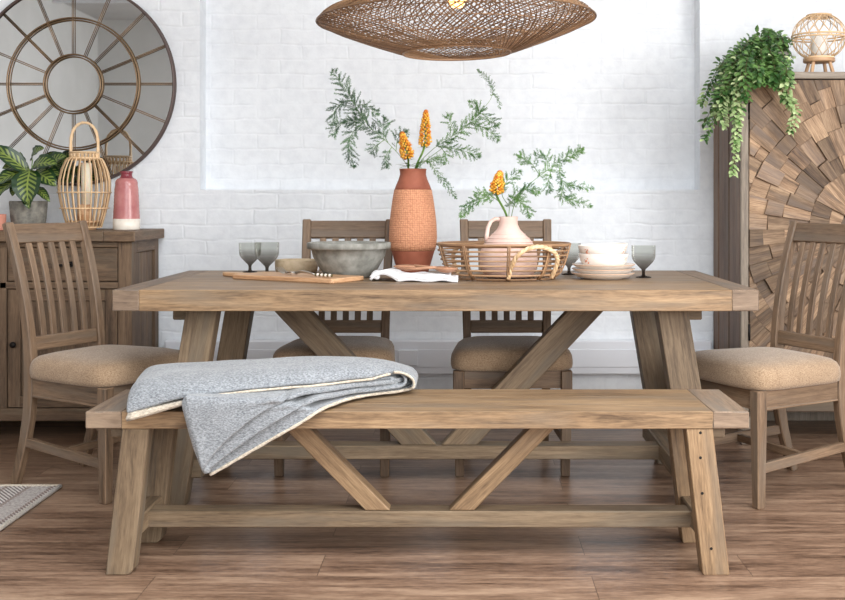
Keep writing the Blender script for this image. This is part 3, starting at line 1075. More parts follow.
for x0, x1 in ((KX0 + 0.036, KC[0] - 0.002), (KC[0] + 0.002, KX1 - 0.036)):
    mb = MB()
    mb.box(x0, x1, KY0 + 0.012, KY0 + 0.030, 0.262, KZ - 0.003, (0, 0, 1), 0)
    dr = mb.build('door', M['darkplank'], cb, world=True)
    mb = MB()
    for pl, h, g in pieces:
        q = clip(pl, x0, x1, 0.264, KZ - 0.004)
        if len(q) < 3:
            continue
        ar = 0.5 * abs(sum(q[i - 1][0] * q[i][1] - q[i][0] * q[i - 1][1] for i in range(len(q))))
        if ar < 3e-5:
            continue
        mb.prism(q, 'y', KY0 + 0.012 - h, KY0 + 0.0125, grain=g, bevel=0.0012, sharp=20)
    mb.build('sunburst_mosaic', M['mosaic'], dr, world=True)
    hx = x0 if x0 < KC[0] - 0.2 else x1
    for z in (0.45, 1.40):
        mb = MB()
        mb.tube([(hx, KY0 - 0.003, z), (hx, KY0 - 0.003, z + 0.07)], 0.005, 8)
        mb.build('hinge', M['black'], dr, world=True)

# ================================================================== ROUND WALL MIRROR
mc = at(73.5, 84, 5.27)
mir = thing('round_mirror', 'large round mirror with thin metal rings and spokes on the brick wall', 'mirror', mc)
mb = MB()
mb.lathe([(0, 0), (0.476, 0), (0.476, 0.008), (0, 0.008)], n=96, smooth=False)
bmesh.ops.rotate(mb.bm, verts=mb.bm.verts, cent=(0, 0, 0), matrix=Matrix.Rotation(PI / 2, 3, 'X'))
bmesh.ops.translate(mb.bm, verts=mb.bm.verts, vec=(0, 0.012, 0))
mb.build('mirror_glass', M['mirror'], mir)


def circ(r, y, n=96, c=(0, 0)):
    return [(c[0] + r * math.cos(2 * PI * k / n), y, c[1] + r * math.sin(2 * PI * k / n)) for k in range(n)]


mb = MB()
for y in (-0.004, 0.010, 0.024):
    mb.tube(circ(0.480, y), 0.0065, 8, closed=True)
mb.build('frame', M['frame_metal'], mir)
for r in (0.316, 0.141):
    mb = MB()
    mb.tube(circ(r, -0.006), 0.0036, 8, closed=True)
    mb.tube(circ(r - 0.011, -0.006), 0.003, 8, closed=True)
    mb.build('ring', M['brass'], mir)
for k in range(16):
    a = 2 * PI * k / 16
    mb = MB()
    for o in (-0.0038, 0.0038):
        d = Vector((math.cos(a), 0, math.sin(a)))
        n_ = Vector((-math.sin(a), 0, math.cos(a)))
        mb.tube([d * 0.141 + n_ * o + Vector((0, -0.006, 0)), d * 0.474 + n_ * o + Vector((0, -0.006, 0))], 0.0020, 6)
    mb.build('spoke', M['brass'], mir)

# ================================================================== PENDANT LAMP
PC = Vector((at(457, 20, 4.1).x, 4.1, 0))
pend = thing('pendant_lamp', 'wide woven rattan pendant lamp hanging above the dining table', 'pendant lamp', (PC.x, PC.y, 1.60))
prof_low = [(0.200, 0.000), (0.235, 0.011), (0.285, 0.028), (0.365, 0.056), (0.45, 0.088), (0.515, 0.118)]
prof_up = [(0.515, 0.118), (0.49, 0.145), (0.42, 0.175), (0.32, 0.225), (0.22, 0.285), (0.14, 0.36), (0.09, 0.44)]


def profpt(pr, t):
    x = t * (len(pr) - 1)
    i = min(int(x), len(pr) - 2)
    f_ = x - i
    return pr[i][0] + (pr[i + 1][0] - pr[i][0]) * f_, pr[i][1] + (pr[i + 1][1] - pr[i][1]) * f_


tilt = Matrix.Rotation(rad(-1.2), 3, 'Y')


def weave(mb, pr, n, tw, r, m=14, jr=0.0):
    for sgn in (-1, 1):
        for k in range(n):
            a0 = 2 * PI * (k + (0.5 if sgn > 0 else 0)) / n + R.uniform(-jr, jr)
            pts = []
            for i in range(m + 1):
                t_ = i / m
                rr, z = profpt(pr, t_)
                a = a0 + sgn * tw * t_
                pts.append(tilt @ Vector((rr * math.cos(a), rr * math.sin(a), z + sgn * 0.0015)))
            mb.tube(pts, r, 4, flat=0.6)


mb = MB()
weave(mb, prof_low, 100, 0.75, 0.0024, jr=0.014)
weave(mb, prof_up, 92, 1.15, 0.0024, 16, 0.014)
for t_ in (0.25, 0.5, 0.72, 0.9):
    rr, z = profpt(prof_low, t_)
    mb.tube([tilt @ Vector((rr * math.cos(2 * PI * k / 90), rr * math.sin(2 * PI * k / 90), z)) for k in range(90)], 0.002, 5, closed=True)
mb.build('woven_shade', M['rattan_dark'], pend)
for rr, z, th_, m_ in ((0.200, -0.001, 0.0042, 'rattan_dark'), (0.516, 0.118, 0.0034, 'rattan_dark'), (0.210, 0.004, 0.003, 'rattan_dark'), (0.09, 0.44, 0.005, 'rattan_dark')):
    mb = MB()
    mb.tube([tilt @ Vector((rr * math.cos(2 * PI * k / 96), rr * math.sin(2 * PI * k / 96), z)) for k in range(96)], th_, 7, closed=True)
    mb.build('hoop', M[m_], pend)
mb = MB()
mb.lathe([(0, 0.25), (0.024, 0.25), (0.026, 0.33), (0.012, 0.35), (0, 0.35)], n=20)
mb.build('lamp_socket', M['black'], pend)
mb = MB()
for k in range(4):
    a = k * PI / 2 + 0.4
    mb.tube([(0.01 * math.cos(a), 0.01 * math.sin(a), 0.44), (0.09 * math.cos(a), 0.09 * math.sin(a), 0.44)], 0.002, 5)
mb.tube([(0, 0, 0.34), (0, 0, ZC - 1.60)], 0.0035, 8)
mb.build('cord', M['black'], pend)
mb = MB()
mb.lathe([(0, 0.165), (0.02, 0.17), (0.033, 0.19), (0.035, 0.205), (0.028, 0.228), (0.015, 0.25), (0, 0.252)], n=20)
mbulb, nt, b = new_mat('warm_bulb', (255, 214, 150), 0.3)
b.inputs['Emission Color'].default_value = lin((255, 190, 110))
b.inputs['Emission Strength'].default_value = 5.0
mb.build('bulb', mbulb, pend)

# ================================================================== THINGS ON THE TABLE
TZ0 = TZ + 0.0005


def tpos(px, Y):
    return ((px - CX) * Y / FPX, Y, TZ0)


def goblet(label):
    g = MB()
    pr = [(0, 0), (0.030, 0), (0.032, 0.002), (0.026, 0.004), (0.009, 0.007), (0.0065, 0.012), (0.0065, 0.026), (0.009, 0.033), (0.022, 0.046), (0.037, 0.062), (0.0445, 0.074), (0.0470, 0.086), (0.0480, 0.128)]
    g.lathe(pr, n=48)
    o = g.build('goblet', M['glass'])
    tag(o, label, 'glass', 'smoked goblets on the dining table')
    return o


g0 = goblet('smoked glass goblet standing just left of the beige bowl')
g0.location = tpos(267, 4.36)
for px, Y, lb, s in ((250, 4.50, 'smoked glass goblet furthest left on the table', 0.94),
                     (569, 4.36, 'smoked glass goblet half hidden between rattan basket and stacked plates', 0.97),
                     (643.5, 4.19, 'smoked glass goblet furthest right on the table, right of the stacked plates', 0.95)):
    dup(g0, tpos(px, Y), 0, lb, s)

mb = MB()
mb.lathe([(0, 0), (0.074, 0), (0.082, 0.004), (0.086, 0.02), (0.087, 0.052), (0.085, 0.054), (0.082, 0.052), (0.080, 0.02), (0.074, 0.010), (0, 0.008)], n=48)
o = mb.build('small_bowl', M['beige_cer'])
o.location = tpos(296.5, 4.46)
tag(o, 'small straight-sided beige bowl left of the large grey bowl', 'bowl')

mb = MB()
mb.lathe([(0, 0), (0.085, 0), (0.089, 0.004), (0.112, 0.035), (0.137, 0.080), (0.144, 0.108), (0.156, 0.109), (0.160, 0.113), (0.160, 0.130), (0.157, 0.133),
          (0.148, 0.133), (0.142, 0.126), (0.128, 0.080), (0.100, 0.032), (0.078, 0.014), (0, 0.012)], n=64)
o = mb.build('serving_bowl', M['stone'])
o.location = tpos(349, 4.21)
tag(o, 'large grey washed stoneware bowl with a banded rim', 'bowl')

# serving board with a paddle handle
ca, cb_ = Vector((-0.474, 3.875)), Vector((-0.881, 4.12))
dirn = (cb_ - ca).normalized()
nrm = Vector((-dirn.y, dirn.x))
if nrm.y < 0:
    nrm = -nrm
L_, W_ = 0.475, 0.195


def bp(a, b_):
    p = ca + dirn * a + nrm * b_
    return (p.x, p.y)


def rnd_rect(L, W, r, n=5):
    pts = []
    for cx_, cy_, a0 in ((L - r, r, -90), (L - r, W - r, 0), (r, W - r, 90), (r, r, 180)):
        for k in range(n + 1):
            a = rad(a0 + 90 * k / n)
            pts.append((cx_ + r * math.cos(a), cy_ + r * math.sin(a)))
    return pts


board = thing('serving_board', 'wooden paddle serving board under the cutlery, left of the grey bowl', 'serving board', (ca.x, ca.y, TZ0))
pts = rnd_rect(L_, W_, 0.012, 3)
hd = [(L_ - 0.005, W_ * 0.5 + 0.022), (L_ + 0.02, W_ * 0.5 + 0.017), (L_ + 0.11, W_ * 0.5 + 0.014), (L_ + 0.13, W_ * 0.5 + 0.008), (L_ + 0.13, W_ * 0.5 - 0.008), (L_ + 0.11, W_ * 0.5 - 0.014), (L_ + 0.02, W_ * 0.5 - 0.017), (L_ - 0.005, W_ * 0.5 - 0.022)]
mb = MB()
mb.prism([bp(*p) for p in pts], 'z', TZ0, TZ0 + 0.017, grain=(dirn.x, dirn.y, 0), bevel=0.003, smooth=False)
mb.build('blade', M['board'], board, world=True)
mb = MB()
mb.prism([bp(*p) for p in hd], 'z', TZ0 + 0.001, TZ0 + 0.016, grain=(dirn.x, dirn.y, 0), bevel=0.003)
mb.build('handle', M['board'], board, world=True)

# fork with beaded handle on the board
fz = TZ0 + 0.0175
f0, f1 = bp(0.33, 0.10), bp(0.075, 0.06)
fd = Vector((f1[0] - f0[0], f1[1] - f0[1], 0)).normalized()
fn = Vector((-fd.y, fd.x, 0))
fk = thing('serving_fork', 'matt silver fork with a beaded handle lying on the wooden board', 'fork', (f0[0], f0[1], fz))
F0 = Vector((f0[0], f0[1], fz))


def fp(a, s_, z):
    return F0 + fd * a + fn * s_ + Vector((0, 0, z))


mb = MB()
mb.grid(lambda u, v: fp(0.05 + u * 0.05, (v - 0.5) * 0.034 * (1 - 0.55 * u * u), 0.006 + 0.006 * math.sin(PI * u)), 8, 6)
for s_ in (-0.0145, -0.005, 0.005, 0.0145):
    mb.tube([fp(0.052, s_, 0.006), fp(0.03, s_, 0.008), fp(0.008, s_, 0.018), fp(-0.004, s_, 0.026)], [0.0028, 0.0024, 0.0018, 0.001], 6)
mb.build('fork_head', M['silver'], fk, world=True)
mb = MB()
mb.tube([fp(0.095, 0, 0.008), fp(0.13, 0, 0.016), fp(0.165, 0, 0.013), fp(0.20, 0, 0.006)], [0.0065, 0.0045, 0.0055, 0.004], 8, flat=0.7)
mb.build('shaft', M['silver'], fk, world=True)
mb = MB()
for k in range(9):
    tb = bmesh.new()
    tb.loops.layers.uv.new('UVMap')
    bmesh.ops.create_uvsphere(tb, u_segments=10, v_segments=7, radius=0.0062 if k % 2 else 0.0048, matrix=Matrix.Translation(fp(0.205 + k * 0.0105, 0, 0.0062)))
    mb.merge(tb, k % 2, True)
mb.build('beaded_handle', [M['twig'], M['white_glaze']], fk, world=True)

# folded napkin and two salad servers
nk = thing('folded_napkin', 'folded white linen napkin under the wooden salad servers', 'napkin', tpos(418, 4.06))
nx0, nx1 = at(374, 0, 4.1).x, at(458, 0, 3.96).x


def nap(layer):
    def fn_(u, v):
        x = nx0 + (nx1 - nx0) * (u * (0.86 if layer == 2 else 1.0) + (0.06 if layer == 2 else 0))
        y = 3.985 + 0.17 * v * (1 - 0.6 * u) - 0.055 * u + (0.01 if layer == 2 else 0)
        z = TZ0 + 0.003 + layer * 0.0075 + 0.0025 * noise.noise((x * 22, y * 22, layer * 3.1))
        if u < 0.30:
            z += (0.020 - layer * 0.004) * math.sin(PI * min(1, u / 0.30)) ** 0.7
        z += 0.003 * math.sin(u * 17 + v * 4)
        return (x, y, max(z, TZ0 + 0.001))
    return fn_


mb = MB()
for layer in range(3):
    mb.grid(nap(layer), 44, 14)
o = mb.build('cloth', M['linen'], nk, world=True)
md = o.modifiers.new('thick', 'SOLIDIFY')
md.thickness = 0.0095
md.offset = 1
# rolled left end
mb = MB()
mb.tube([(nx0 + 0.020, 3.985, TZ0 + 0.018), (nx0 + 0.010, 4.03, TZ0 + 0.020), (nx0 + 0.010, 4.09, TZ0 + 0.020), (nx0 + 0.012, 4.15, TZ0 + 0.020)], [0.011, 0.0145, 0.0145, 0.012], 16)
mb.build('rolled_end', M['linen'], nk, world=True)


def server(label, p, d, L):
    """p bowl centre, d direction of the handle"""
    d = Vector(d).normalized()
    n_ = Vector((-d.y, d.x, 0)).normalized()
    t = thing('salad_server', label, 'spoon', p, group='wooden salad servers on the napkin')
    mb = MB()

    def fn_(u, v):
        a = u * 2 - 1
        wd = 0.031 * math.sqrt(max(0, 1 - a * a)) ** 0.9
        b_ = v * 2 - 1
        return d * (a * 0.042) + n_ * wd * b_ + Vector((0, 0, 0.017 * (a * a * 0.8 + b_ * b_ * (1 - a * a)) - 0.002))
    mb.grid(lambda u, v: fn_(u, v), 18, 10)
    o = mb.build('bowl', M['spoonwood'], t)
    md = o.modifiers.new('thick', 'SOLIDIFY')
    md.thickness = 0.004
    mb = MB()
    mb.tube([d * 0.036 + Vector((0, 0, 0.012)), d * 0.07 + Vector((0, 0, 0.010)), d * (L * 0.7) + Vector((0, 0, 0.006)), d * L + Vector((0, 0, 0.005))], [0.007, 0.0055, 0.006, 0.009], 10, flat=0.7)
    mb.build('handle', M['spoonwood'], t)
    return t


nz = TZ0 + 0.038
server('wooden salad server on the napkin, its bowl in front of the terracotta vase', (at(405, 0, 4.11).x, 4.11, nz), (1, -0.22, 0), 0.16)
server('wooden salad server on the napkin, its bowl beside the rattan basket', (at(446, 0, 3.97).x, 3.97, nz), (-1, 0.12, 0.02), 0.15)

# ------------------------------------------------------------------ terracotta vase
vp = tpos(413, 4.50)
vase = thing('terracotta_vase', 'tall carved terracotta vase with smooth dark neck and foot', 'vase', vp)
mb = MB()
mb.lathe([(0.066, 0.088), (0.090, 0.089), (0.0955, 0.110), (0.098, 0.145), (0.096, 0.195), (0.091, 0.245), (0.084, 0.295), (0.077, 0.335), (0.074, 0.338), (0.066, 0.340)], n=72)
mb.build('carved_body', M['terra'], vase)
mb = MB()
mb.lathe([(0, 0), (0.060, 0), (0.064, 0.004), (0.074, 0.040), (0.087, 0.084), (0.089, 0.090), (0.07, 0.092)], n=64)
mb.build('smooth_foot', M['terra_dark'], vase)
mb = MB()
mb.lathe([(0.07, 0.335), (0.0755, 0.337), (0.070, 0.352), (0.060, 0.375), (0.053, 0.398), (0.054, 0.415), (0.056, 0.420), (0.052, 0.422), (0.048, 0.416), (0.047, 0.395), (0.055, 0.372), (0.064, 0.350)], n=64)
mb.build('neck', M['terra_dark'], vase)

# ------------------------------------------------------------------ pink jug inside the basket
jx, jy = at(508.5, 0, 4.12).x, 4.12
jz = TZ0 + 0.008
jug = thing('pink_jug', 'chalky pink clay jug with small handle, standing in the rattan basket', 'jug', (jx, jy, jz))
mb = MB()
mb.lathe([(0, 0), (0.080, 0), (0.092, 0.006), (0.106, 0.040), (0.109, 0.070), (0.106, 0.095), (0.096, 0.122), (0.080, 0.146), (0.060, 0.166), (0.043, 0.184), (0.035, 0.202), (0.034, 0.222), (0.036, 0.232),
          (0.033, 0.233), (0.030, 0.222), (0.030, 0.202), (0.05, 0.172), (0.088, 0.12), (0.098, 0.07), (0.07, 0.012), (0, 0.01)], n=64)
for z, r in ((0.150, 0.0775), (0.165, 0.0615), (0.136, 0.089)):
    mb.tube([(r * math.cos(2 * PI * k / 60), r * math.sin(2 * PI * k / 60), z) for k in range(60)], 0.0018, 5, closed=True)
mb.build('body', M['pinkclay'], jug)
jug.scale = (1.0, 1.0, 0.965)
mb = MB()
mb.tube([(-0.033, -0.004, 0.222), (-0.05, -0.006, 0.224), (-0.066, -0.008, 0.214), (-0.077, -0.009, 0.190), (-0.081, -0.009, 0.162), (-0.082, -0.009, 0.140)], [0.009, 0.008, 0.0075, 0.0075, 0.008, 0.010], 12)
mb.build('handle', M['pinkclay'], jug)

# ------------------------------------------------------------------ rattan basket
bx_, by_ = at(503.5, 0, 4.12).x, 4.12
bk = thing('rattan_basket', 'oval open rattan tray basket with a looped handle, around the pink jug', 'basket', (bx_, by_, TZ0))


def ell(rx, ry, z, n=72, e=0.9):
    out = []
    for k in range(n):
        a = 2 * PI * k / n
        c_, s_ = math.cos(a), math.sin(a)
        out.append((rx * math.copysign(abs(c_) ** e, c_), ry * math.copysign(abs(s_) ** e, s_), z))
    return out


def brad(t_):
    # radius scale from base (0) to rim (1)
    return (0.185 + 0.063 * t_ ** 0.5, 0.140 + 0.048 * t_ ** 0.5)


mb = MB()
for t_ in (0.0, 0.13, 0.28, 0.43, 0.58, 0.73, 0.87):
    rx, ry = brad(t_)
    mb.tube(ell(rx, ry, 0.006 + t_ * 0.118), 0.0034, 7, closed=True)
for k in range(-9, 10):
    x = k * 0.0195
    y = 0.136 * math.sqrt(max(0, 1 - (x / 0.185) ** 2))
    if y > 0.02:
        mb.tube([(x, -y, 0.0035), (x, y, 0.0035)], 0.0028, 6)
mb.build('woven_rods', M['rattan_dark'], bk)
mb = MB()
rx, ry = brad(1.0)
mb.tube(ell(rx, ry, 0.131), 0.0052, 9, closed=True)
mb.tube(ell(rx - 0.007, ry - 0.007, 0.126), 0.0042, 7, closed=True)
mb.build('rim', M['rattan_dark'], bk)
for k in range(10):
    a = 2 * PI * (k + 0.56) / 10
    c_, s_ = math.copysign(abs(math.cos(a)) ** 0.9, math.cos(a)), math.copysign(abs(math.sin(a)) ** 0.9, math.sin(a))
    mb = MB()
    for off in (-0.0035, 0.0035):
        for io in (-0.004, 0.0045):
            pts = []
            for t_ in (0, 0.2, 0.4, 0.6, 0.8, 1.0):
                rx, ry = brad(t_)
                pts.append(((rx + io) * c_ - s_ * off, (ry + io) * s_ + c_ * off, 0.004 + t_ * 0.126))
            mb.tube(pts, 0.0026, 6)
    mb.build('upright', M['rattan_dark'], bk)
for sgn in (1, -1):
    mb = MB()
    a0, a1 = rad(-86), rad(-58)
    hp = []
    c0 = Vector((0.012, -0.150, 0.011))
    c1 = Vector((0.172, -0.096, 0.011))
    # leaves the base at the front, leans out and loops over just below the rim
    ctrl = [c0, c0 + Vector((0.012, -0.020, 0.045)), c0 + Vector((0.032, -0.046, 0.085)), c0 + Vector((0.075, -0.050, 0.112)), c0 + Vector((0.125, -0.032, 0.114)), c0 + Vector((0.168, -0.004, 0.092)), c0 + Vector((0.178, 0.020, 0.055)), c1]
    N_ = 60

    def cr(P, x):
        i = min(int(x), len(P) - 2)
        f_ = x - i
        p0, p1, p2, p3 = P[max(0, i - 1)], P[i], P[i + 1], P[min(len(P) - 1, i + 2)]
        return 0.5 * ((2 * p1) + (p2 - p0) * f_ + (2 * p0 - 5 * p1 + 4 * p2 - p3) * f_ * f_ + (3 * p1 - p0 - 3 * p2 + p3) * f_ ** 3)
    core = [cr(ctrl, (len(ctrl) - 1) * i / N_) for i in range(N_ + 1)]
    for ph in range(3):
        pts = []
        for i, p in enumerate(core):
            q = core[min(i + 1, N_)] - core[max(i - 1, 0)]
            q.normalize()
            a_ = q.orthogonal().normalized()
            b_ = q.cross(Vector((0, 1, 0.2))).normalized()
            a_ = q.cross(b_)
            w_ = i * 0.75 + ph * 2 * PI / 3
            pts.append(p + a_ * math.cos(w_) * 0.0036 + b_ * math.sin(w_) * 0.0036)
        if sgn < 0:
            pts = [Vector((-p.x, -p.y, p.z)) for p in pts]
        mb.tube(pts, 0.0056, 7)
    mb.build('handle', M['rattan'], bk)

# ------------------------------------------------------------------ stacked plates and bowls
px_, py_ = at(603, 0, 4.13).x, 4.13
for k in range(3):
    z = TZ0 + 0.016 * k
    pl = thing('dinner_plate', ['cream dinner plate at the bottom of the stack', 'cream dinner plate in the middle of the stack', 'cream dinner plate on top of the stack, under the bowls'][k],
               'plate', (px_ + 0.001 * k, py_, z), group='cream plates stacked right of the basket')
    mb = MB()
    mb.lathe([(0, 0), (0.070, 0), (0.074, 0.003), (0.096, 0.008), (0.114, 0.019), (0.1165, 0.0215), (0.1150, 0.0230), (0.111, 0.0215), (0.094, 0.012), (0.074, 0.0075), (0, 0.006)], n=64)
    mb.build('dish', M['plate'], pl)
    mb = MB()
    mb.lathe([(0.1163, 0.0205), (0.1178, 0.0215), (0.1172, 0.0235), (0.1155, 0.0238), (0.1145, 0.0228)], n=64)
    mb.build('rim_band', M['plate_rim'], pl)
bz0 = TZ0 + 0.016 * 2 + 0.0075
for k in range(2):
    z = bz0 + 0.031 * k
    bw = thing('cereal_bowl', ['cream bowl nested under the other bowl, on the stacked plates', 'cream bowl on top, tilted slightly, with a small terracotta motif'][k],
               'bowl', (px_ + 0.002, py_, z), group='cream bowls on the stacked plates')
    mb = MB()
    h_, ro = 0.054, 0.096
    mb.lathe([(0, 0), (0.050, 0), (0.056, 0.003), (0.078, 0.014), (0.087, 0.028), (0.093, h_), (0.0915, h_ + 0.0018), (0.0895, h_), (0.083, 0.029), (0.074, 0.018), (0.052, 0.0075), (0, 0.006)], n=56)
    mb.build('bowl_body', M['plate'], bw)
    mb = MB()
    for a0, sc_ in ((-140, 1.0), (-38, 0.55)):
        for q in range(9):
            a = rad(a0 + R.uniform(-9, 9))
            zz = R.uniform(0.022, 0.044)
            rr = 0.0845 + (zz - 0.022) * 0.27
            c_ = Vector((rr * math.cos(a), rr * math.sin(a), zz))
            tb = bmesh.new()
            tb.loops.layers.uv.new('UVMap')
            bmesh.ops.create_uvsphere(tb, u_segments=7, v_segments=5, radius=R.uniform(0.0022, 0.0038) * sc_, matrix=Matrix.Translation(c_))
            mb.merge(tb, 0, True)
    mb.build('painted_motif', M['motif'], bw)
    if k == 1:
        bw.rotation_euler = (0, rad(-2.6), 0)
        bw.location.z += 0.003

# ================================================================== ASPARAGUS FERN AND FLOWERS
def crv(P, m):
    P = [Vector(p) for p in P]
    out = []
    for i in range(m + 1):
        x = (len(P) - 1) * i / m
        k = min(int(x), len(P) - 2)
        f_ = x - k
        p0, p1, p2, p3 = P[max(0, k - 1)], P[k], P[k + 1], P[min(len(P) - 1, k + 2)]
        out.append(0.5 * ((2 * p1) + (p2 - p0) * f_ + (2 * p0 - 5 * p1 + 4 * p2 - p3) * f_ * f_ + (3 * p1 - p0 - 3 * p2 + p3) * f_ ** 3))
    return out


def needle(mb, p, d, L, r=0.00095):
    bm, uv = mb.bm, mb.uv
    d = d.normalized()
    a = d.orthogonal().normalized()
    a = (Matrix.Rotation(R.random() * 6.28, 3, d) @ a)
    b_ = d.cross(a)
    m_ = p + d * L * 0.4
    t = bm.verts.new(p + d * L)
    s0 = bm.verts.new(p)
    q = [bm.verts.new(m_ + (a * math.cos(k * 2.0944) + b_ * math.sin(k * 2.0944)) * r) for k in range(3)]
    for k in range(3):
        bm.faces.new((s0, q[(k + 1) % 3], q[k]))
        bm.faces.new((t, q[k], q[(k + 1) % 3]))


def frond(mb, sm, path, side, spacing=0.0046, nl=0.016, start=0.12, droop=0.35, rm=0.0016):
    """path: points of the stem; side: length of the side branchlets"""
    L = sum((path[i + 1] - path[i]).length for i in range(len(path) - 1))
    m = max(6, int(L / 0.008))
    pts = crv(path, m)
    sm.tube(pts, [rm * (1 - 0.75 * i / m) for i in range(m + 1)], 5)
    step = L / m
    acc = 0
    k = 0
    for i in range(1, m + 1):
        acc += step
        t = i / m
        if t < start:
            acc = 0
            continue
        while acc > spacing:
            acc -= spacing
            k += 1
            d = (pts[i] - pts[i - 1]).normalized()
            env = math.sin(PI * min(1, (t - start) / (1 - start) * 0.93 + 0.10)) ** 0.6
            ln = side * 0.88 * env * R.uniform(0.55, 1.3)
            ax = Matrix.Rotation(k * 2.4 + R.uniform(-0.5, 0.5), 3, d) @ d.orthogonal().normalized()
            ax.y *= 0.55
            bd = (d * 0.75 + ax * 0.95).normalized()
            p = pts[i].copy()
            n_ = max(2, int(ln / 0.0048))
            prev = p.copy()
            for q in range(n_):
                bd = (bd + Vector((0, 0, -droop * 0.045))).normalized()
                p = p + bd * (ln / n_)
                for _ in range(4):
                    nd_ = (bd * 1.15 + Vector((R.uniform(-1, 1), R.uniform(-1, 1), R.uniform(-1, 1)))).normalized()
                    needle(mb, p, nd_, nl * R.uniform(0.6, 1.1) * (1 - 0.4 * q / n_))
            needle(mb, prev, (p - prev), (p - prev).length, 0.0009)
    for _ in range(4):
        needle(mb, pts[-1], (pts[-1] - pts[-2]).normalized() + Vector((R.uniform(-.5, .5), R.uniform(-.5, .5), R.uniform(-.5, .5))), nl)


def spray(label, branches, mat, origin, group, nl=0.015):
    t = thing('fern_stem', label, 'fern', origin, group=group)
    mb, sm = MB(), MB()
    for pts, side, st in branches:
        frond(mb, sm, [at(*p) for p in pts], side, start=st, nl=nl)
    sm.build('stem', M['stem'], t, world=True)
    mb.build('needles', M[mat], t, world=True)
    return t


V0 = Vector((vp[0], vp[1], TZ0 + 0.425))
G = 'asparagus fern stems in the two vessels'
spray('asparagus fern stem arching far to the left out of the terracotta vase', [
    ([(412, 196, 4.50), (408, 168, 4.49), (393, 148, 4.42), (374, 131, 4.38), (358, 122, 4.35), (345, 122, 4.33)], 0.055, 0.5),
    ([(370, 128, 4.38), (358, 110, 4.35), (347, 92, 4.33), (333, 71, 4.31)], 0.065, 0.1),
    ([(352, 100, 4.35), (342, 103, 4.36), (334, 112, 4.36), (332, 124, 4.35)], 0.05, 0.1),
    ([(356, 108, 4.33), (364, 104, 4.30), (372, 110, 4.28), (377, 114, 4.27)], 0.03, 0.1),
    ([(362, 124, 4.36), (352, 134, 4.33), (349, 150, 4.31), (354, 166, 4.30)], 0.05, 0.1),
    ([(345, 122, 4.33), (337, 126, 4.33), (333, 134, 4.34)], 0.04, 0.1),
    ([(388, 143, 4.40), (383, 130, 4.42), (385, 119, 4.43)], 0.05, 0.15),
    ([(384, 140, 4.40), (376, 146, 4.38), (372, 152, 4.38)], 0.035, 0.15),
    ([(396, 151, 4.42), (398, 138, 4.42), (406, 132, 4.41)], 0.045, 0.15),
    ([(392, 147, 4.42), (386, 156, 4.39), (387, 166, 4.37)], 0.04, 0.15)], 'fern', V0, G)
spray('asparagus fern stem rising to the right out of the terracotta vase', [
    ([(414, 196, 4.50), (417, 168, 4.51), (432, 150, 4.54), (450, 138, 4.55), (468, 124, 4.56), (480, 112, 4.57), (470, 102, 4.57)], 0.05, 0.35),
    ([(440, 146, 4.54), (452, 148, 4.52), (468, 152, 4.50), (479, 156, 4.49)], 0.04, 0.1),
    ([(456, 134, 4.55), (450, 122, 4.57), (448, 116, 4.58)], 0.035, 0.1),
    ([(470, 122, 4.56), (484, 128, 4.53), (498, 140, 4.51)], 0.045, 0.1),
    ([(480, 113, 4.57), (492, 120, 4.55), (497, 125, 4.54)], 0.035, 0.1),
    ([(440, 146, 4.54), (446, 156, 4.52), (437, 158, 4.5)], 0.03, 0.1)], 'fern_bright', V0, G)
spray('thin asparagus fern tip curling highest above the terracotta vase', [
    ([(415, 196, 4.50), (419, 168, 4.51), (450, 142, 4.58), (480, 112, 4.60), (492, 96, 4.60), (490, 82, 4.60), (478, 70, 4.60)], 0.018, 0.66),
    ([(492, 94, 4.60), (498, 98, 4.60), (500, 108, 4.60)], 0.018, 0.1)], 'fern_bright', V0, G, nl=0.008)
spray('short pointed fern stem hanging down right of the terracotta vase', [
    ([(413, 196, 4.50), (417, 167, 4.475), (428, 162, 4.41), (438, 174, 4.37), (447, 186, 4.35), (456, 198, 4.34)], 0.024, 0.35),
    ([(413, 196, 4.50), (418, 167, 4.475), (432, 159, 4.40), (444, 164, 4.38)], 0.02, 0.35)], 'fern_bright', V0, G, nl=0.009)
J0 = Vector((jx, jy, jz + 0.23))
spray('asparagus fern stem drooping left out of the pink jug', [
    ([(508, 232, 4.12), (506, 212, 4.11), (494, 198, 4.05), (480, 199, 4.02), (468, 206, 4.0), (461, 216, 3.98)], 0.034, 0.35),
    ([(494, 198, 4.05), (484, 192, 4.04), (476, 194, 4.04)], 0.026, 0.1)], 'fern_bright', J0, G)
spray('asparagus fern stem arching far to the right out of the pink jug', [
    ([(510, 232, 4.12), (514, 206, 4.12), (528, 186, 4.12), (545, 172, 4.12), (562, 160, 4.12), (574, 154, 4.12), (582, 149, 4.12)], 0.036, 0.42),
    ([(540, 176, 4.12), (532, 164, 4.14), (524, 158, 4.16), (520, 156, 4.16)], 0.04, 0.1),
    ([(548, 170, 4.12), (546, 158, 4.14), (536, 153, 4.15)], 0.032, 0.1),
    ([(560, 162, 4.12), (560, 174, 4.10), (564, 184, 4.08), (576, 186, 4.07), (592, 188, 4.06)], 0.034, 0.1),
    ([(564, 184, 4.08), (562, 196, 4.06), (573, 200, 4.05), (590, 206, 4.04)], 0.036, 0.05),
    ([(552, 168, 4.12), (548, 182, 4.10), (549, 191, 4.09)], 0.028, 0.1)], 'fern_bright', J0, G)
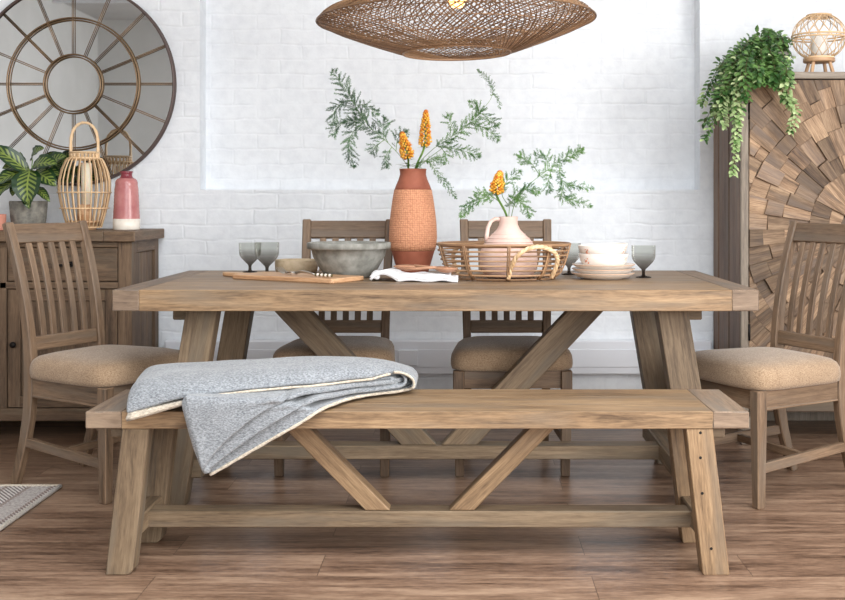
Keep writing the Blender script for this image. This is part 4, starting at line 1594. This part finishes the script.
spray('short bushy fern stem leaning right over the pink jug mouth', [
    ([(509, 232, 4.12), (509, 213, 4.108), (511, 203, 4.08), (518, 194, 4.04), (530, 188, 4.02), (538, 192, 4.0)], 0.045, 0.30),
    ([(511, 203, 4.08), (516, 198, 4.05), (526, 206, 4.02), (529, 216, 4.0)], 0.035, 0.1),
    ([(509, 206, 4.09), (502, 194, 4.06), (508, 180, 4.05), (520, 172, 4.05)], 0.035, 0.3)], 'fern_bright', J0, G)


def poker(label, base, mouth, tip0, tip1, r):
    """a flower spike; the head runs from tip0 to tip1"""
    t = thing('flower_stem', label, 'flower', base, group='orange flower spikes in the two vessels')
    b0, h0, h1 = Vector(base), Vector(tip0), Vector(tip1)
    mo = Vector(mouth)
    mb = MB()
    mb.tube(crv([b0, mo, h0, h0 + (h1 - h0) * 0.9], 18), 0.0042, 8)
    mb.build('stalk', M['stem'], t, world=True)
    mb = MB()
    d = (h1 - h0).normalized()
    n = 120
    for k in range(n):
        s_ = k / n
        a = k * 2.399
        side = Matrix.Rotation(a, 3, d) @ d.orthogonal().normalized()
        rr = r * min(1.0, s_ / 0.2 + 0.4) * (1.0 - s_) ** 0.5 * R.uniform(0.6, 0.9)
        p = h0 + (h1 - h0) * s_ + side * rr * 0.45
        q = (side * 1.0 + d * (1.5 * s_ - 0.35)).normalized()
        ln = rr * 0.8 + 0.005
        mb.tube([p, p + q * ln * 0.6, p + q * ln + d * 0.001], [0.0018, 0.0032, 0.0044], 5, mat=1 if R.random() < 0.18 or s_ > 0.93 else 0)
    mb.build('flower_head', [M['orange'], M['orange_deep']], t, world=True)
    mb = MB()
    for k in range(5):
        a = 2 * PI * k / 5 + 0.6
        mb.leaf(h0 - d * 0.012, Vector((math.cos(a), math.sin(a) * 0.7, 0.55)), (0, 0, 1), 0.03, 0.007, 0.2, 0.3)
    mb.build('bract', M['stem'], t, world=True)
    return t


poker('tall orange flower spike, highest in the terracotta vase', V0 + Vector((0.005, 0, -0.10)), V0 + Vector((0.012, -0.012, 0.0)), at(424.5, 146, 4.45), at(426, 111, 4.44), 0.025)
poker('shorter orange flower spike, left of the tall one in the terracotta vase', V0 + Vector((-0.01, 0, -0.10)), V0 + Vector((-0.018, -0.02, 0.0)), at(408, 158, 4.42), at(402, 133, 4.40), 0.026)
poker('orange flower spike leaning left out of the pink jug', J0 + Vector((0.0, 0, -0.08)), J0 + Vector((-0.008, -0.010, 0.0)), at(496, 193, 4.06), at(500, 172, 4.05), 0.026)

# little fresh leaf tuft at the vase mouth
lt = thing('leaf_sprig', 'fresh green leafy sprig at the mouth of the terracotta vase', 'foliage', V0)
mb = MB()
for k in range(16):
    a = PI + R.uniform(-0.2, PI + 0.2)
    mb.leaf(V0 + Vector((R.uniform(-0.03, 0.03), -0.03, 0.006)), Vector((math.cos(a), math.sin(a) * 0.6, R.uniform(0.0, 0.7))), (0, 0, 1), R.uniform(0.03, 0.055), R.uniform(0.008, 0.013), 0.2, 0.4)
mb.build('leaves', M['stem'], lt, world=True)
mb = MB()
for k in range(3):
    mb.tube([V0 + Vector((0.005 * k, 0, -0.06)), V0 + Vector((-0.01 + 0.01 * k, -0.03, -0.004))], 0.002, 5)
mb.build('stem', M['stem'], lt, world=True)

# ================================================================== THINGS ON THE SIDEBOARD
SZ = 0.9175


def spos(px, Y):
    return ((px - CX) * Y / FPX, Y, SZ)


# bamboo lantern with arched handle
bl = thing('bamboo_lantern', 'tall bamboo cage lantern with an arched handle on the sideboard', 'lantern', spos(84.5, 5.03))
lp = [(0.074, 0.012), (0.088, 0.06), (0.102, 0.115), (0.113, 0.175), (0.112, 0.225), (0.100, 0.275), (0.082, 0.315), (0.074, 0.325)]
for k in range(26):
    a = 2 * PI * k / 26
    mb = MB()
    mb.tube([(r * math.cos(a), r * math.sin(a), z) for r, z in lp], 0.0042, 5, flat=0.8)
    mb.build('strip', M['rattan'], bl)
for r, z in ((0.106, 0.098), (0.117, 0.170), (0.074, 0.325), (0.075, 0.012)):
    mb = MB()
    mb.tube([(r * math.cos(2 * PI * k / 48), r * math.sin(2 * PI * k / 48), z) for k in range(48)], 0.0032, 6, closed=True)
    mb.build('hoop', M['rattan'], bl)
mb = MB()
for k in range(22):
    a = 2 * PI * k / 22
    mb.tube([(0.062 * math.cos(a), 0.062 * math.sin(a), 0.325), (0.062 * math.cos(a), 0.062 * math.sin(a), 0.352)], 0.005, 6)
for z in (0.326, 0.352):
    mb.tube([(0.064 * math.cos(2 * PI * k / 48), 0.064 * math.sin(2 * PI * k / 48), z) for k in range(48)], 0.0048, 6, closed=True)
mb.tube([(0.069 * math.cos(2 * PI * k / 48), 0.069 * math.sin(2 * PI * k / 48), 0.322) for k in range(48)], 0.0065, 6, closed=True)
mb.build('collar', M['rattan'], bl)
mb = MB()
hp = [(-0.060, 0, 0.32), (-0.062, 0, 0.37), (-0.060, 0, 0.42), (-0.048, 0, 0.458), (-0.024, 0, 0.482), (0, 0, 0.488), (0.024, 0, 0.482), (0.048, 0, 0.458), (0.060, 0, 0.42), (0.062, 0, 0.37), (0.060, 0, 0.32)]
hp = crv(hp, 44)
for off in (-0.004, 0.004):
    mb.tube([p + Vector((0, off, 0)) for p in hp], [0.0058 + 0.001 * math.sin(i * 1.6) for i in range(len(hp))], 7)
mb.build('handle', M['rattan'], bl)
mb = MB()
mb.lathe([(0, 0), (0.050, 0), (0.052, 0.004), (0.052, 0.030), (0.072, 0.032), (0.073, 0.042), (0, 0.042)], n=40)
mb.build('base_disc', M['board'], bl)
mb = MB()
mb.lathe([(0, 0.042), (0.032, 0.042), (0.032, 0.115), (0, 0.115)], n=28)
mb.build('candle_block', M['board'], bl)


def candle(label, loc, r, h, mt):
    t = thing('pillar_candle', label, 'candle', loc, group='pillar candles inside lanterns')
    mb = MB()
    mb.lathe([(0, 0), (r, 0), (r, h - 0.002), (r - 0.003, h), (r * 0.5, h - 0.004), (0, h - 0.005)], n=32)
    mb.build('wax', M[mt], t)
    mb = MB()
    mb.tube([(0, 0, h - 0.006), (0.001, 0, h + 0.004), (0.003, 0, h + 0.010)], 0.0012, 5)
    mb.build('wick', M['wick'], t)


q = spos(86.5, 5.03)
candle('ivory pillar candle inside the bamboo lantern on the sideboard', (q[0], q[1], SZ + 0.1155), 0.024, 0.19, 'wax')

# pink and cream bottle vase
bv = thing('bottle_vase', 'dusky pink glazed bottle vase with cream foot, right end of the sideboard', 'vase', spos(126.5, 5.03))
mb = MB()
pr = [(0.0595, 0.048)]
for k in range(12):
    z = 0.052 + k * 0.0145
    r = 0.0595 - 0.0007 * k - (0.002 if k > 9 else 0)
    pr += [(r, z), (r - 0.0012, z + 0.007)]
pr += [(0.046, 0.226), (0.040, 0.232), (0.030, 0.236)]
mb.lathe(pr, n=48)
mb.build('body', M['pinkglaze'], bv)
mb = MB()
mb.lathe([(0, 0), (0.057, 0), (0.0598, 0.003), (0.0602, 0.050), (0.05, 0.050)], n=48)
mb.build('cream_foot', M['white_glaze'], bv)
mb = MB()
mb.lathe([(0.038, 0.231), (0.029, 0.238), (0.025, 0.246), (0.026, 0.256), (0.0295, 0.264), (0.0275, 0.267), (0.023, 0.264), (0.02, 0.246), (0.022, 0.236)], n=36)
mb.build('neck', M['redglaze'], bv)

# calathea
cl = thing('calathea_plant', 'potted plant with striped green leaves in a rough grey pot on the sideboard', 'plant', spos(28.5, 5.03))
mb = MB()
mb.lathe([(0, 0), (0.066, 0), (0.071, 0.004), (0.078, 0.06), (0.0835, 0.128), (0.0815, 0.131), (0.076, 0.128), (0.073, 0.112), (0, 0.112)], n=40)
mb.build('pot', M['concrete'], cl)
mb = MB()
mb.lathe([(0, 0.121), (0.05, 0.119), (0.0745, 0.114)], n=24)
mb.build('soil', M['soil'], cl)
CB = Vector(cl.location)
leaves = [  # base, tip (px, py, Y), width, facing
    ((27, 172), (-14, 146), 4.94, 0.075, 0.35), ((30, 170), (2, 168), 4.98, 0.07, 0.3), ((32, 168), (57, 164), 4.93, 0.085, 0.5),
    ((32, 160), (44, 148), 5.06, 0.065, 0.6), ((48, 170), (66, 156), 5.00, 0.085, 0.7), ((30, 170), (28, 204), 4.91, 0.115, 0.8),
    ((34, 172), (56, 186), 4.97, 0.085, 0.4), ((26, 172), (-6, 186), 4.95, 0.07, 0.25), ((22, 178), (-8, 202), 4.97, 0.05, 0.2),
    ((36, 188), (50, 202), 4.97, 0.038, 0.3), ((26, 186), (29, 209), 4.93, 0.05, 0.6), ((22, 180), (12, 196), 5.0, 0.05, 0.4), ((24, 168), (20, 152), 5.06, 0.06, 0.6), ((38, 170), (60, 176), 5.05, 0.07, 0.5)]
fm, sm = MB(), MB()
for i, (b_, tp, Y, wd, face) in enumerate(leaves):
    p0, p1 = at(b_[0], b_[1], Y + 0.03), at(tp[0], tp[1], Y - 0.02)
    d = p1 - p0
    L = d.length
    dn = d.normalized()
    upv = Vector((0, -0.75, 0.66))
    sd = dn.cross(upv).normalized()
    up = sd.cross(dn).normalized()

    def lf(u, v, p0=p0, dn=dn, sd=sd, up=up, L=L, wd=wd):
        a = (v - 0.5) * 2
        w_ = wd * 0.56 * math.sin(PI * min(1, u ** 0.8)) ** 0.6
        arch = L * 0.13 * math.sin(PI * u)
        return p0 + dn * L * u + sd * a * w_ + up * (arch + abs(a) * w_ * 0.28 + 0.0025 * math.sin(u * 24) * abs(a))
    fm.grid(lf, 14, 6)
    root = CB + Vector((R.uniform(-0.02, 0.02), R.uniform(-0.015, 0.015), 0.115))
    sm.tube(crv([root, (root + p0) / 2 + Vector((0, -0.004, 0.02)), p0 + dn * 0.004], 8), 0.0022, 6)
# grid uv runs (u, v) = (along, across): swap so the stripes cross the blade
for f in fm.bm.faces:
    for l in f.loops:
        a, b_ = l[fm.uv].uv
        l[fm.uv].uv = (b_, a)
fm.build('leaves', M['calathea'], cl, world=True)
sm.build('leaf_stalks', M['stem'], cl, world=True)

mb = MB()
q = spos(-8, 4.95)
mb.lathe([(0, 0), (0.055, 0), (0.058, 0.003), (0.060, 0.07), (0.058, 0.072), (0.054, 0.070), (0.050, 0.01), (0, 0.008)], n=36)
o = mb.build('small_pot', M['pinkpot'])
o.location = q
tag(o, 'small salmon pink pot at the left edge, beside the grey plant pot', 'pot')

# ================================================================== ON THE TALL CABINET
KT = KZ + 0.0305
lc = Vector((at(819, 0, 4.93).x, 4.93, KT))
rl = thing('rattan_lantern', 'round open rattan lantern on a small wooden stand on the tall cabinet', 'lantern', lc)
SC, SR = Vector((0, 0, 0.178)), 0.117
mb = MB()
for sgn in (-1, 1):
    for k in range(15):
        a0 = 2 * PI * k / 15
        pts = []
        for i in range(17):
            t_ = i / 16
            ph = rad(-58 + 122 * t_)
            a = a0 + sgn * 1.25 * t_
            rr = SR * math.cos(ph)
            pts.append(SC + Vector((rr * math.cos(a), rr * math.sin(a), SR * 0.9 * math.sin(ph))))
        mb.tube(pts, 0.0019, 5)
mb.build('woven_cage', M['rattan'], rl)
for rr, z, th_ in ((0.052, 0.274, 0.0045), (0.1175, 0.172, 0.0038), (0.1175, 0.184, 0.0038), (0.062, 0.084, 0.005), (0.056, 0.266, 0.004)):
    mb = MB()
    mb.tube([(rr * math.cos(2 * PI * k / 48), rr * math.sin(2 * PI * k / 48), z) for k in range(48)], th_, 7, closed=True)
    mb.build('hoop', M['rattan'], rl)
mb = MB()
mb.lathe([(0, 0.064), (0.066, 0.064), (0.069, 0.067), (0.069, 0.080), (0.064, 0.084), (0, 0.084)], n=40)
mb.build('stand_top', M['board'], rl)
for k in range(4):
    a = rad(45 + 90 * k)
    mb = MB()
    mb.beam((0.050 * math.cos(a), 0.050 * math.sin(a), 0.066), (0.070 * math.cos(a), 0.070 * math.sin(a), 0.001), 0.014, 0.014, up=(math.cos(a + 0.8), math.sin(a + 0.8), 0), bevel=0.003)
    mb.build('leg', M['board'], rl)
candle('white pillar candle inside the round rattan lantern on the tall cabinet', (lc.x, lc.y, KT + 0.0845), 0.036, 0.11, 'whitewax')

# trailing plant
tp_ = thing('trailing_plant', 'bushy trailing green plant spilling over the corner of the tall cabinet', 'plant', (1.36, 4.93, KT))
mb = MB()
mb.lathe([(0, 0), (0.060, 0), (0.064, 0.003), (0.078, 0.10), (0.076, 0.103), (0.070, 0.100), (0.066, 0.088), (0, 0.088)], n=32)
mb.build('pot', M['concrete'], tp_)
P0 = Vector((1.36, 4.93, KT + 0.088))
fm, pm, sm = MB(), MB(), MB()
LC = lc + Vector((0, 0, 0.178))


def trail(path, dens=0.011, size=0.032, pale=0.1, endpale=False):
    L = sum((Vector(path[i + 1]) - Vector(path[i])).length for i in range(len(path) - 1))
    m = max(6, int(L / dens))
    pts = crv(path, m)
    sm.tube(pts, 0.0014, 4)
    for i in range(1, m + 1):
        d = (pts[i] - pts[i - 1]).normalized()
        for s_ in range(2):
            sd = Matrix.Rotation(i * 1.6 + s_ * PI + R.uniform(-0.5, 0.5), 3, d) @ d.orthogonal().normalized()
            ld = (sd + d * 0.35 + Vector((0, -0.25, -0.15))).normalized()
            tgt = pm if (R.random() < (0.85 if endpale and i > m * 0.25 else pale)) else fm
            q = pts[i] + sd * 0.003
            e = q + ld * size
            if (e - LC).length < 0.150 or (q - LC).length < 0.140:
                continue
            if KX0 - 0.004 < max(e.x, q.x) and max(e.y, q.y) > KY0 - 0.030 and min(e.z, q.z) < KT + 0.012:
                continue
            tgt.leaf(q, ld, Vector((R.uniform(-.4, .4), -0.7, 0.8)), size * R.uniform(0.7, 1.15), size * R.uniform(0.5, 0.7), 0.25, 0.25)


def pt(px, py, Y):
    return at(px, py, Y)


# crown of short stems
for k in range(58):
    a = R.uniform(0, 2 * PI)
    el = R.uniform(0.25, 1.4)
    ln = R.uniform(0.07, 0.165) * (1.0 if math.cos(a) < 0.3 else 0.85)
    d = Vector((math.cos(a) * math.cos(el), math.sin(a) * math.cos(el), math.sin(el)))
    e = P0 + Vector((d.x * ln * 1.15, d.y * ln * 0.8, d.z * ln * 0.75))
    e.x = min(e.x, P0.x + 0.085)
    base = P0 + Vector((d.x * 0.03, d.y * 0.03, 0))
    trail([base, (base + e) / 2 + Vector((0, 0, 0.02)), e, e + Vector((min(0, d.x) * 0.03, d.y * 0.03, -0.03))], 0.014, 0.031, 0.08)
# stems over the left side of the cabinet and over its front edge
for k in range(24):
    py_end = R.uniform(70, 124)
    px_end = R.uniform(733 - (py_end - 60) * 0.48, 742)
    y_end = 4.80 + R.uniform(-0.10, 0.22)
    xs = min(1.165, at(px_end, 0, y_end).x)
    e = Vector((xs, y_end, at(0, py_end, y_end).z))
    top = Vector((min(1.27, xs + R.uniform(0.05, 0.13)), (P0.y + y_end) / 2, KT + R.uniform(0.03, 0.10)))
    over = Vector((min(1.150, xs + 0.01 + max(0, KT - e.z) * 0.5), y_end, max(KT - 0.01, e.z + 0.05)))
    trail([P0, top, over, e], 0.014, 0.032, 0.06)
for k in range(20):
    px_end = R.uniform(738, 790)
    y_end = 4.70 - R.uniform(0.0, 0.10)
    py_end = R.uniform(74, 86) + (16 if px_end < 752 else 0)
    e = at(px_end, py_end, y_end)
    top = Vector(((P0.x + e.x) / 2 - 0.01, 4.82, KT + R.uniform(0.05, 0.13)))
    over = Vector((e.x, y_end - 0.005, max(KT + 0.01, e.z + 0.03)))
    trail([P0, top, over, e], 0.014, 0.032, 0.06)
# long named trails
def longt(pts, endpale=True, size=0.028):
    trail([P0] + [pt(*p) for p in pts], 0.011, size, 0.15, endpale)


longt([(750, 55, 4.82), (738, 80, 4.66), (736, 110, 4.64), (737, 140, 4.65), (733, 174, 4.66)])
longt([(748, 58, 4.82), (741, 82, 4.66), (740, 112, 4.64), (735, 150, 4.65)])
longt([(735, 60, 4.85), (720, 85, 4.78), (715, 115, 4.76), (704, 140, 4.78)], False, 0.024)
longt([(730, 58, 4.88), (712, 80, 4.85), (702, 104, 4.86)], False, 0.028)
longt([(740, 60, 4.85), (727, 85, 4.72), (722, 110, 4.70), (725, 126, 4.70)])
longt([(785, 60, 4.80), (790, 80, 4.66), (788, 98, 4.64), (796, 112, 4.65), (790, 132, 4.66)])
longt([(778, 60, 4.80), (780, 80, 4.66), (784, 96, 4.64), (792, 104, 4.64)])
fm.build('foliage', M['vine'], tp_, world=True)
pm.build('pale_foliage', M['vine_pale'], tp_, world=True)
sm.build('trailing_stems', M['twig'], tp_, world=True)

# ================================================================== WOOL BLANKET ON THE BENCH
bkt = thing('wool_blanket', 'folded grey wool blanket with cream edging draped over the left of the bench', 'blanket', (-0.55, 3.27, BZ))


def pl_interp(P, t):
    x = t * (len(P) - 1)
    i = min(int(x), len(P) - 2)
    f_ = x - i
    f_ = f_
    a, b_ = Vector(P[i]), Vector(P[i + 1])
    return a + (b_ - a) * f_


def wr(p, amp=0.004, s=9):
    p = Vector(p)
    n_ = noise.noise_vector(p * s)
    n2 = noise.noise_vector(p * s * 3.1)
    return p + n_ * amp + n2 * amp * 0.3


def cloth(mb_name, fn_, nu, nv, th, mt='wool', amp=0.003):
    mb = MB()
    mb.grid(lambda u, v: wr(fn_(u, v), amp), nu, nv)
    o = mb.build(mb_name, M[mt], bkt, world=True)
    md = o.modifiers.new('thick', 'SOLIDIFY')
    md.thickness = th
    md.offset = 0
    md = o.modifiers.new('soft', 'SUBSURF')
    md.levels = md.render_levels = 1
    return o


# lower folded layers that hang over the front edge: hem lines left to right
FR = 3.072
hemA = crv([(-0.712, 3.058, 0.292), (-0.640, 3.060, 0.332), (-0.552, 3.062, 0.383), (-0.467, 3.064, 0.432), (-0.405, 3.085, 0.470), (-0.352, 3.20, 0.474), (-0.290, 3.285, 0.474), (-0.205, 3.345, 0.474), (-0.165, 3.40, 0.476)], 48)
hemB = crv([(-0.722, 3.040, 0.300), (-0.655, 3.040, 0.352), (-0.575, 3.042, 0.410), (-0.495, 3.044, 0.460), (-0.430, 3.075, 0.494), (-0.372, 3.165, 0.494), (-0.300, 3.26, 0.493), (-0.215, 3.325, 0.492), (-0.170, 3.39, 0.492)], 48)
hemC = crv([(-0.728, 3.026, 0.312), (-0.68, 3.024, 0.372), (-0.615, 3.024, 0.432), (-0.545, 3.032, 0.482), (-0.47, 3.07, 0.510), (-0.40, 3.15, 0.511), (-0.315, 3.24, 0.510), (-0.225, 3.31, 0.508), (-0.175, 3.385, 0.506)], 48)


def flap(hem, zt_, off):
    def fn_(u, v):
        x = u * 48
        i = min(int(x), 47)
        H = hem[i].lerp(hem[i + 1], x - i)
        Xb = -0.845 + u * 0.665
        B = Vector((Xb, 3.43, zt_))
        # point on the front edge of the seat, or midway when the hem stays on top
        if H.z < zt_ - 0.004:
            k = 0.55
            E = Vector((Xb + (H.x - Xb) * 0.62, FR - off, zt_ - 0.002))
        else:
            k = 0.55
            E = B.lerp(H, 0.6)
        path = crv([B, B.lerp(E, 0.55), B.lerp(E, 0.93), E + Vector((0, 0, -0.004 if H.z < zt_ - 0.02 else 0)), E.lerp(H, 0.5), H], 30)
        q = v * 30
        j = min(int(q), 29)
        return path[j].lerp(path[j + 1], q - j)
    return fn_


cloth('lower_layer', flap(hemA, 0.476, 0.012), 60, 40, 0.011)
cloth('middle_layer', flap(hemB, 0.489, 0.030), 60, 40, 0.012)
cloth('upper_layer', flap(hemC, 0.507, 0.046), 60, 40, 0.013)
# rounded left fold joining the hanging layers
mb = MB()
pA = [flap(hemB, 0.489, 0.030)(0.004, v / 30) for v in range(31)]
mb.tube([wr(p, 0.003) + Vector((0.004, 0.0, 0)) for p in pA], [0.022] * 24 + [0.021, 0.020, 0.018, 0.016, 0.014, 0.012, 0.009], 12)
mb.build('side_fold', M['wool'], bkt, world=True)

# the top layer: wraps round the right-hand fold and returns underneath
Xp = [(-0.925, 0.488), (-0.942, 0.498), (-0.940, 0.518), (-0.920, 0.532), (-0.88, 0.539), (-0.78, 0.546), (-0.66, 0.554), (-0.52, 0.562), (-0.38, 0.564), (-0.28, 0.556), (-0.215, 0.542), (-0.172, 0.520), (-0.160, 0.498),
      (-0.170, 0.480), (-0.20, 0.4735), (-0.32, 0.4730)]


def yfront(x):
    pts = [(-0.97, 3.065), (-0.80, 3.075), (-0.62, 3.10), (-0.45, 3.15), (-0.33, 3.23), (-0.20, 3.32), (-0.10, 3.36)]
    for a, b_ in zip(pts, pts[1:]):
        if x <= b_[0]:
            return a[1] + (b_[1] - a[1]) * max(0, (x - a[0])) / (b_[0] - a[0])
    return pts[-1][1]


def zhem(x):
    pts = [(-0.97, 0.452), (-0.90, 0.470), (-0.82, 0.492), (-0.74, 0.508), (-0.60, 0.521), (-0.40, 0.526), (-0.28, 0.528), (-0.20, 0.532), (0, 0.53)]
    for a, b_ in zip(pts, pts[1:]):
        if x <= b_[0]:
            return a[1] + (b_[1] - a[1]) * max(0, (x - a[0])) / (b_[0] - a[0])
    return pts[-1][1]


def top_layer(u, v):
    P = pl_interp([(p[0], 0, p[1]) for p in Xp], u) if False else crvX[min(int(u * 80), 80)]
    x, z = P.x, P.z
    yf = yfront(x) + (0.035 if u > 0.86 else 0.0)
    yb = 3.47
    y = yf + (yb - yf) * v
    turn = max(0.0, min(1.0, (u - 0.60) / 0.12))
    fr = max(0.0, 1 - (y - yf) / 0.13)
    if u < 0.75:
        drop = (z - min(z, zhem(x))) * (1 - turn)
        z -= drop * (1 - math.sqrt(max(0, 1 - fr * fr)))
    br = max(0.0, 1 - (yb - y) / 0.06)
    if u < 0.72:
        z -= 0.035 * br * br * (1 - turn)
    return Vector((x - 0.065 * v * max(0, min(1, (-0.6 - x) / 0.3)), y, z))


crvX = crv([(p[0], 0, p[1]) for p in Xp], 80)
cloth('top_layer', top_layer, 80, 22, 0.013, amp=0.0035)
# inner turns of the fold
for k, (xr, zc_, rr, xl) in enumerate(((-0.186, 0.509, 0.020, -0.80), (-0.212, 0.506, 0.009, -0.62))):
    Xi = [(xl, zc_ + rr * 0.6), (xl * 0.7 + xr * 0.3, zc_ + rr), (-0.32, zc_ + rr + 0.004), (xr - 0.03, zc_ + rr + 0.004), (xr - 0.008, zc_ + rr * 0.8), (xr, zc_), (xr - 0.008, zc_ - rr * 0.8), (xr - 0.04, zc_ - rr), (-0.36, zc_ - rr)]
    cx_i = crv([(p[0], 0, p[1]) for p in Xi], 60)

    def inner(u, v, cx_i=cx_i, k=k):
        P = cx_i[min(int(u * 60), 60)]
        yf = yfront(P.x) + 0.006 + 0.008 * k
        return Vector((P.x, yf + (3.45 - yf) * v, P.z))
    cloth('inner_fold', inner, 60, 12, 0.010, amp=0.002)


def edging(pts, r=0.0065, nm='cream_edging'):
    mb = MB()
    pts = [wr(p, 0.002) for p in pts]
    mb.tube(pts, [r * (1 + 0.12 * math.sin(i * 1.9)) for i in range(len(pts))], 8, flat=1.0)
    mb.build(nm, M['cream'], bkt, world=True)


edging([p + Vector((0, -0.004, 0)) for p in hemA], 0.0046)
te = [top_layer(i / 80, 0) for i in range(27, 53)]
edging([p + Vector((0, -0.002, -0.004)) for p in te], 0.0036)
te2 = [top_layer(i / 80, 0) + Vector((0, -0.003, 0)) for i in range(53, 81)]
edging(te2, 0.0040)
# turned-back cream corner at the left end
mb = MB()
c0, c1, c2, c3 = Vector((-0.945, 3.38, 0.494)), Vector((-0.944, 3.048, 0.449)), Vector((-0.79, 3.062, 0.492)), Vector((-0.86, 3.34, 0.494))


def corner(u, v):
    a = c0.lerp(c1, u)
    b_ = c3.lerp(c2, u)
    a.z = c0.z + (c1.z - c0.z) * u ** 5
    b_.z = c3.z + (c2.z - c3.z) * u ** 5
    return wr(a.lerp(b_, v), 0.002)


mb.grid(corner, 16, 8)
o = mb.build('turned_corner', M['cream'], bkt, world=True)
md = o.modifiers.new('thick', 'SOLIDIFY')
md.thickness = 0.011
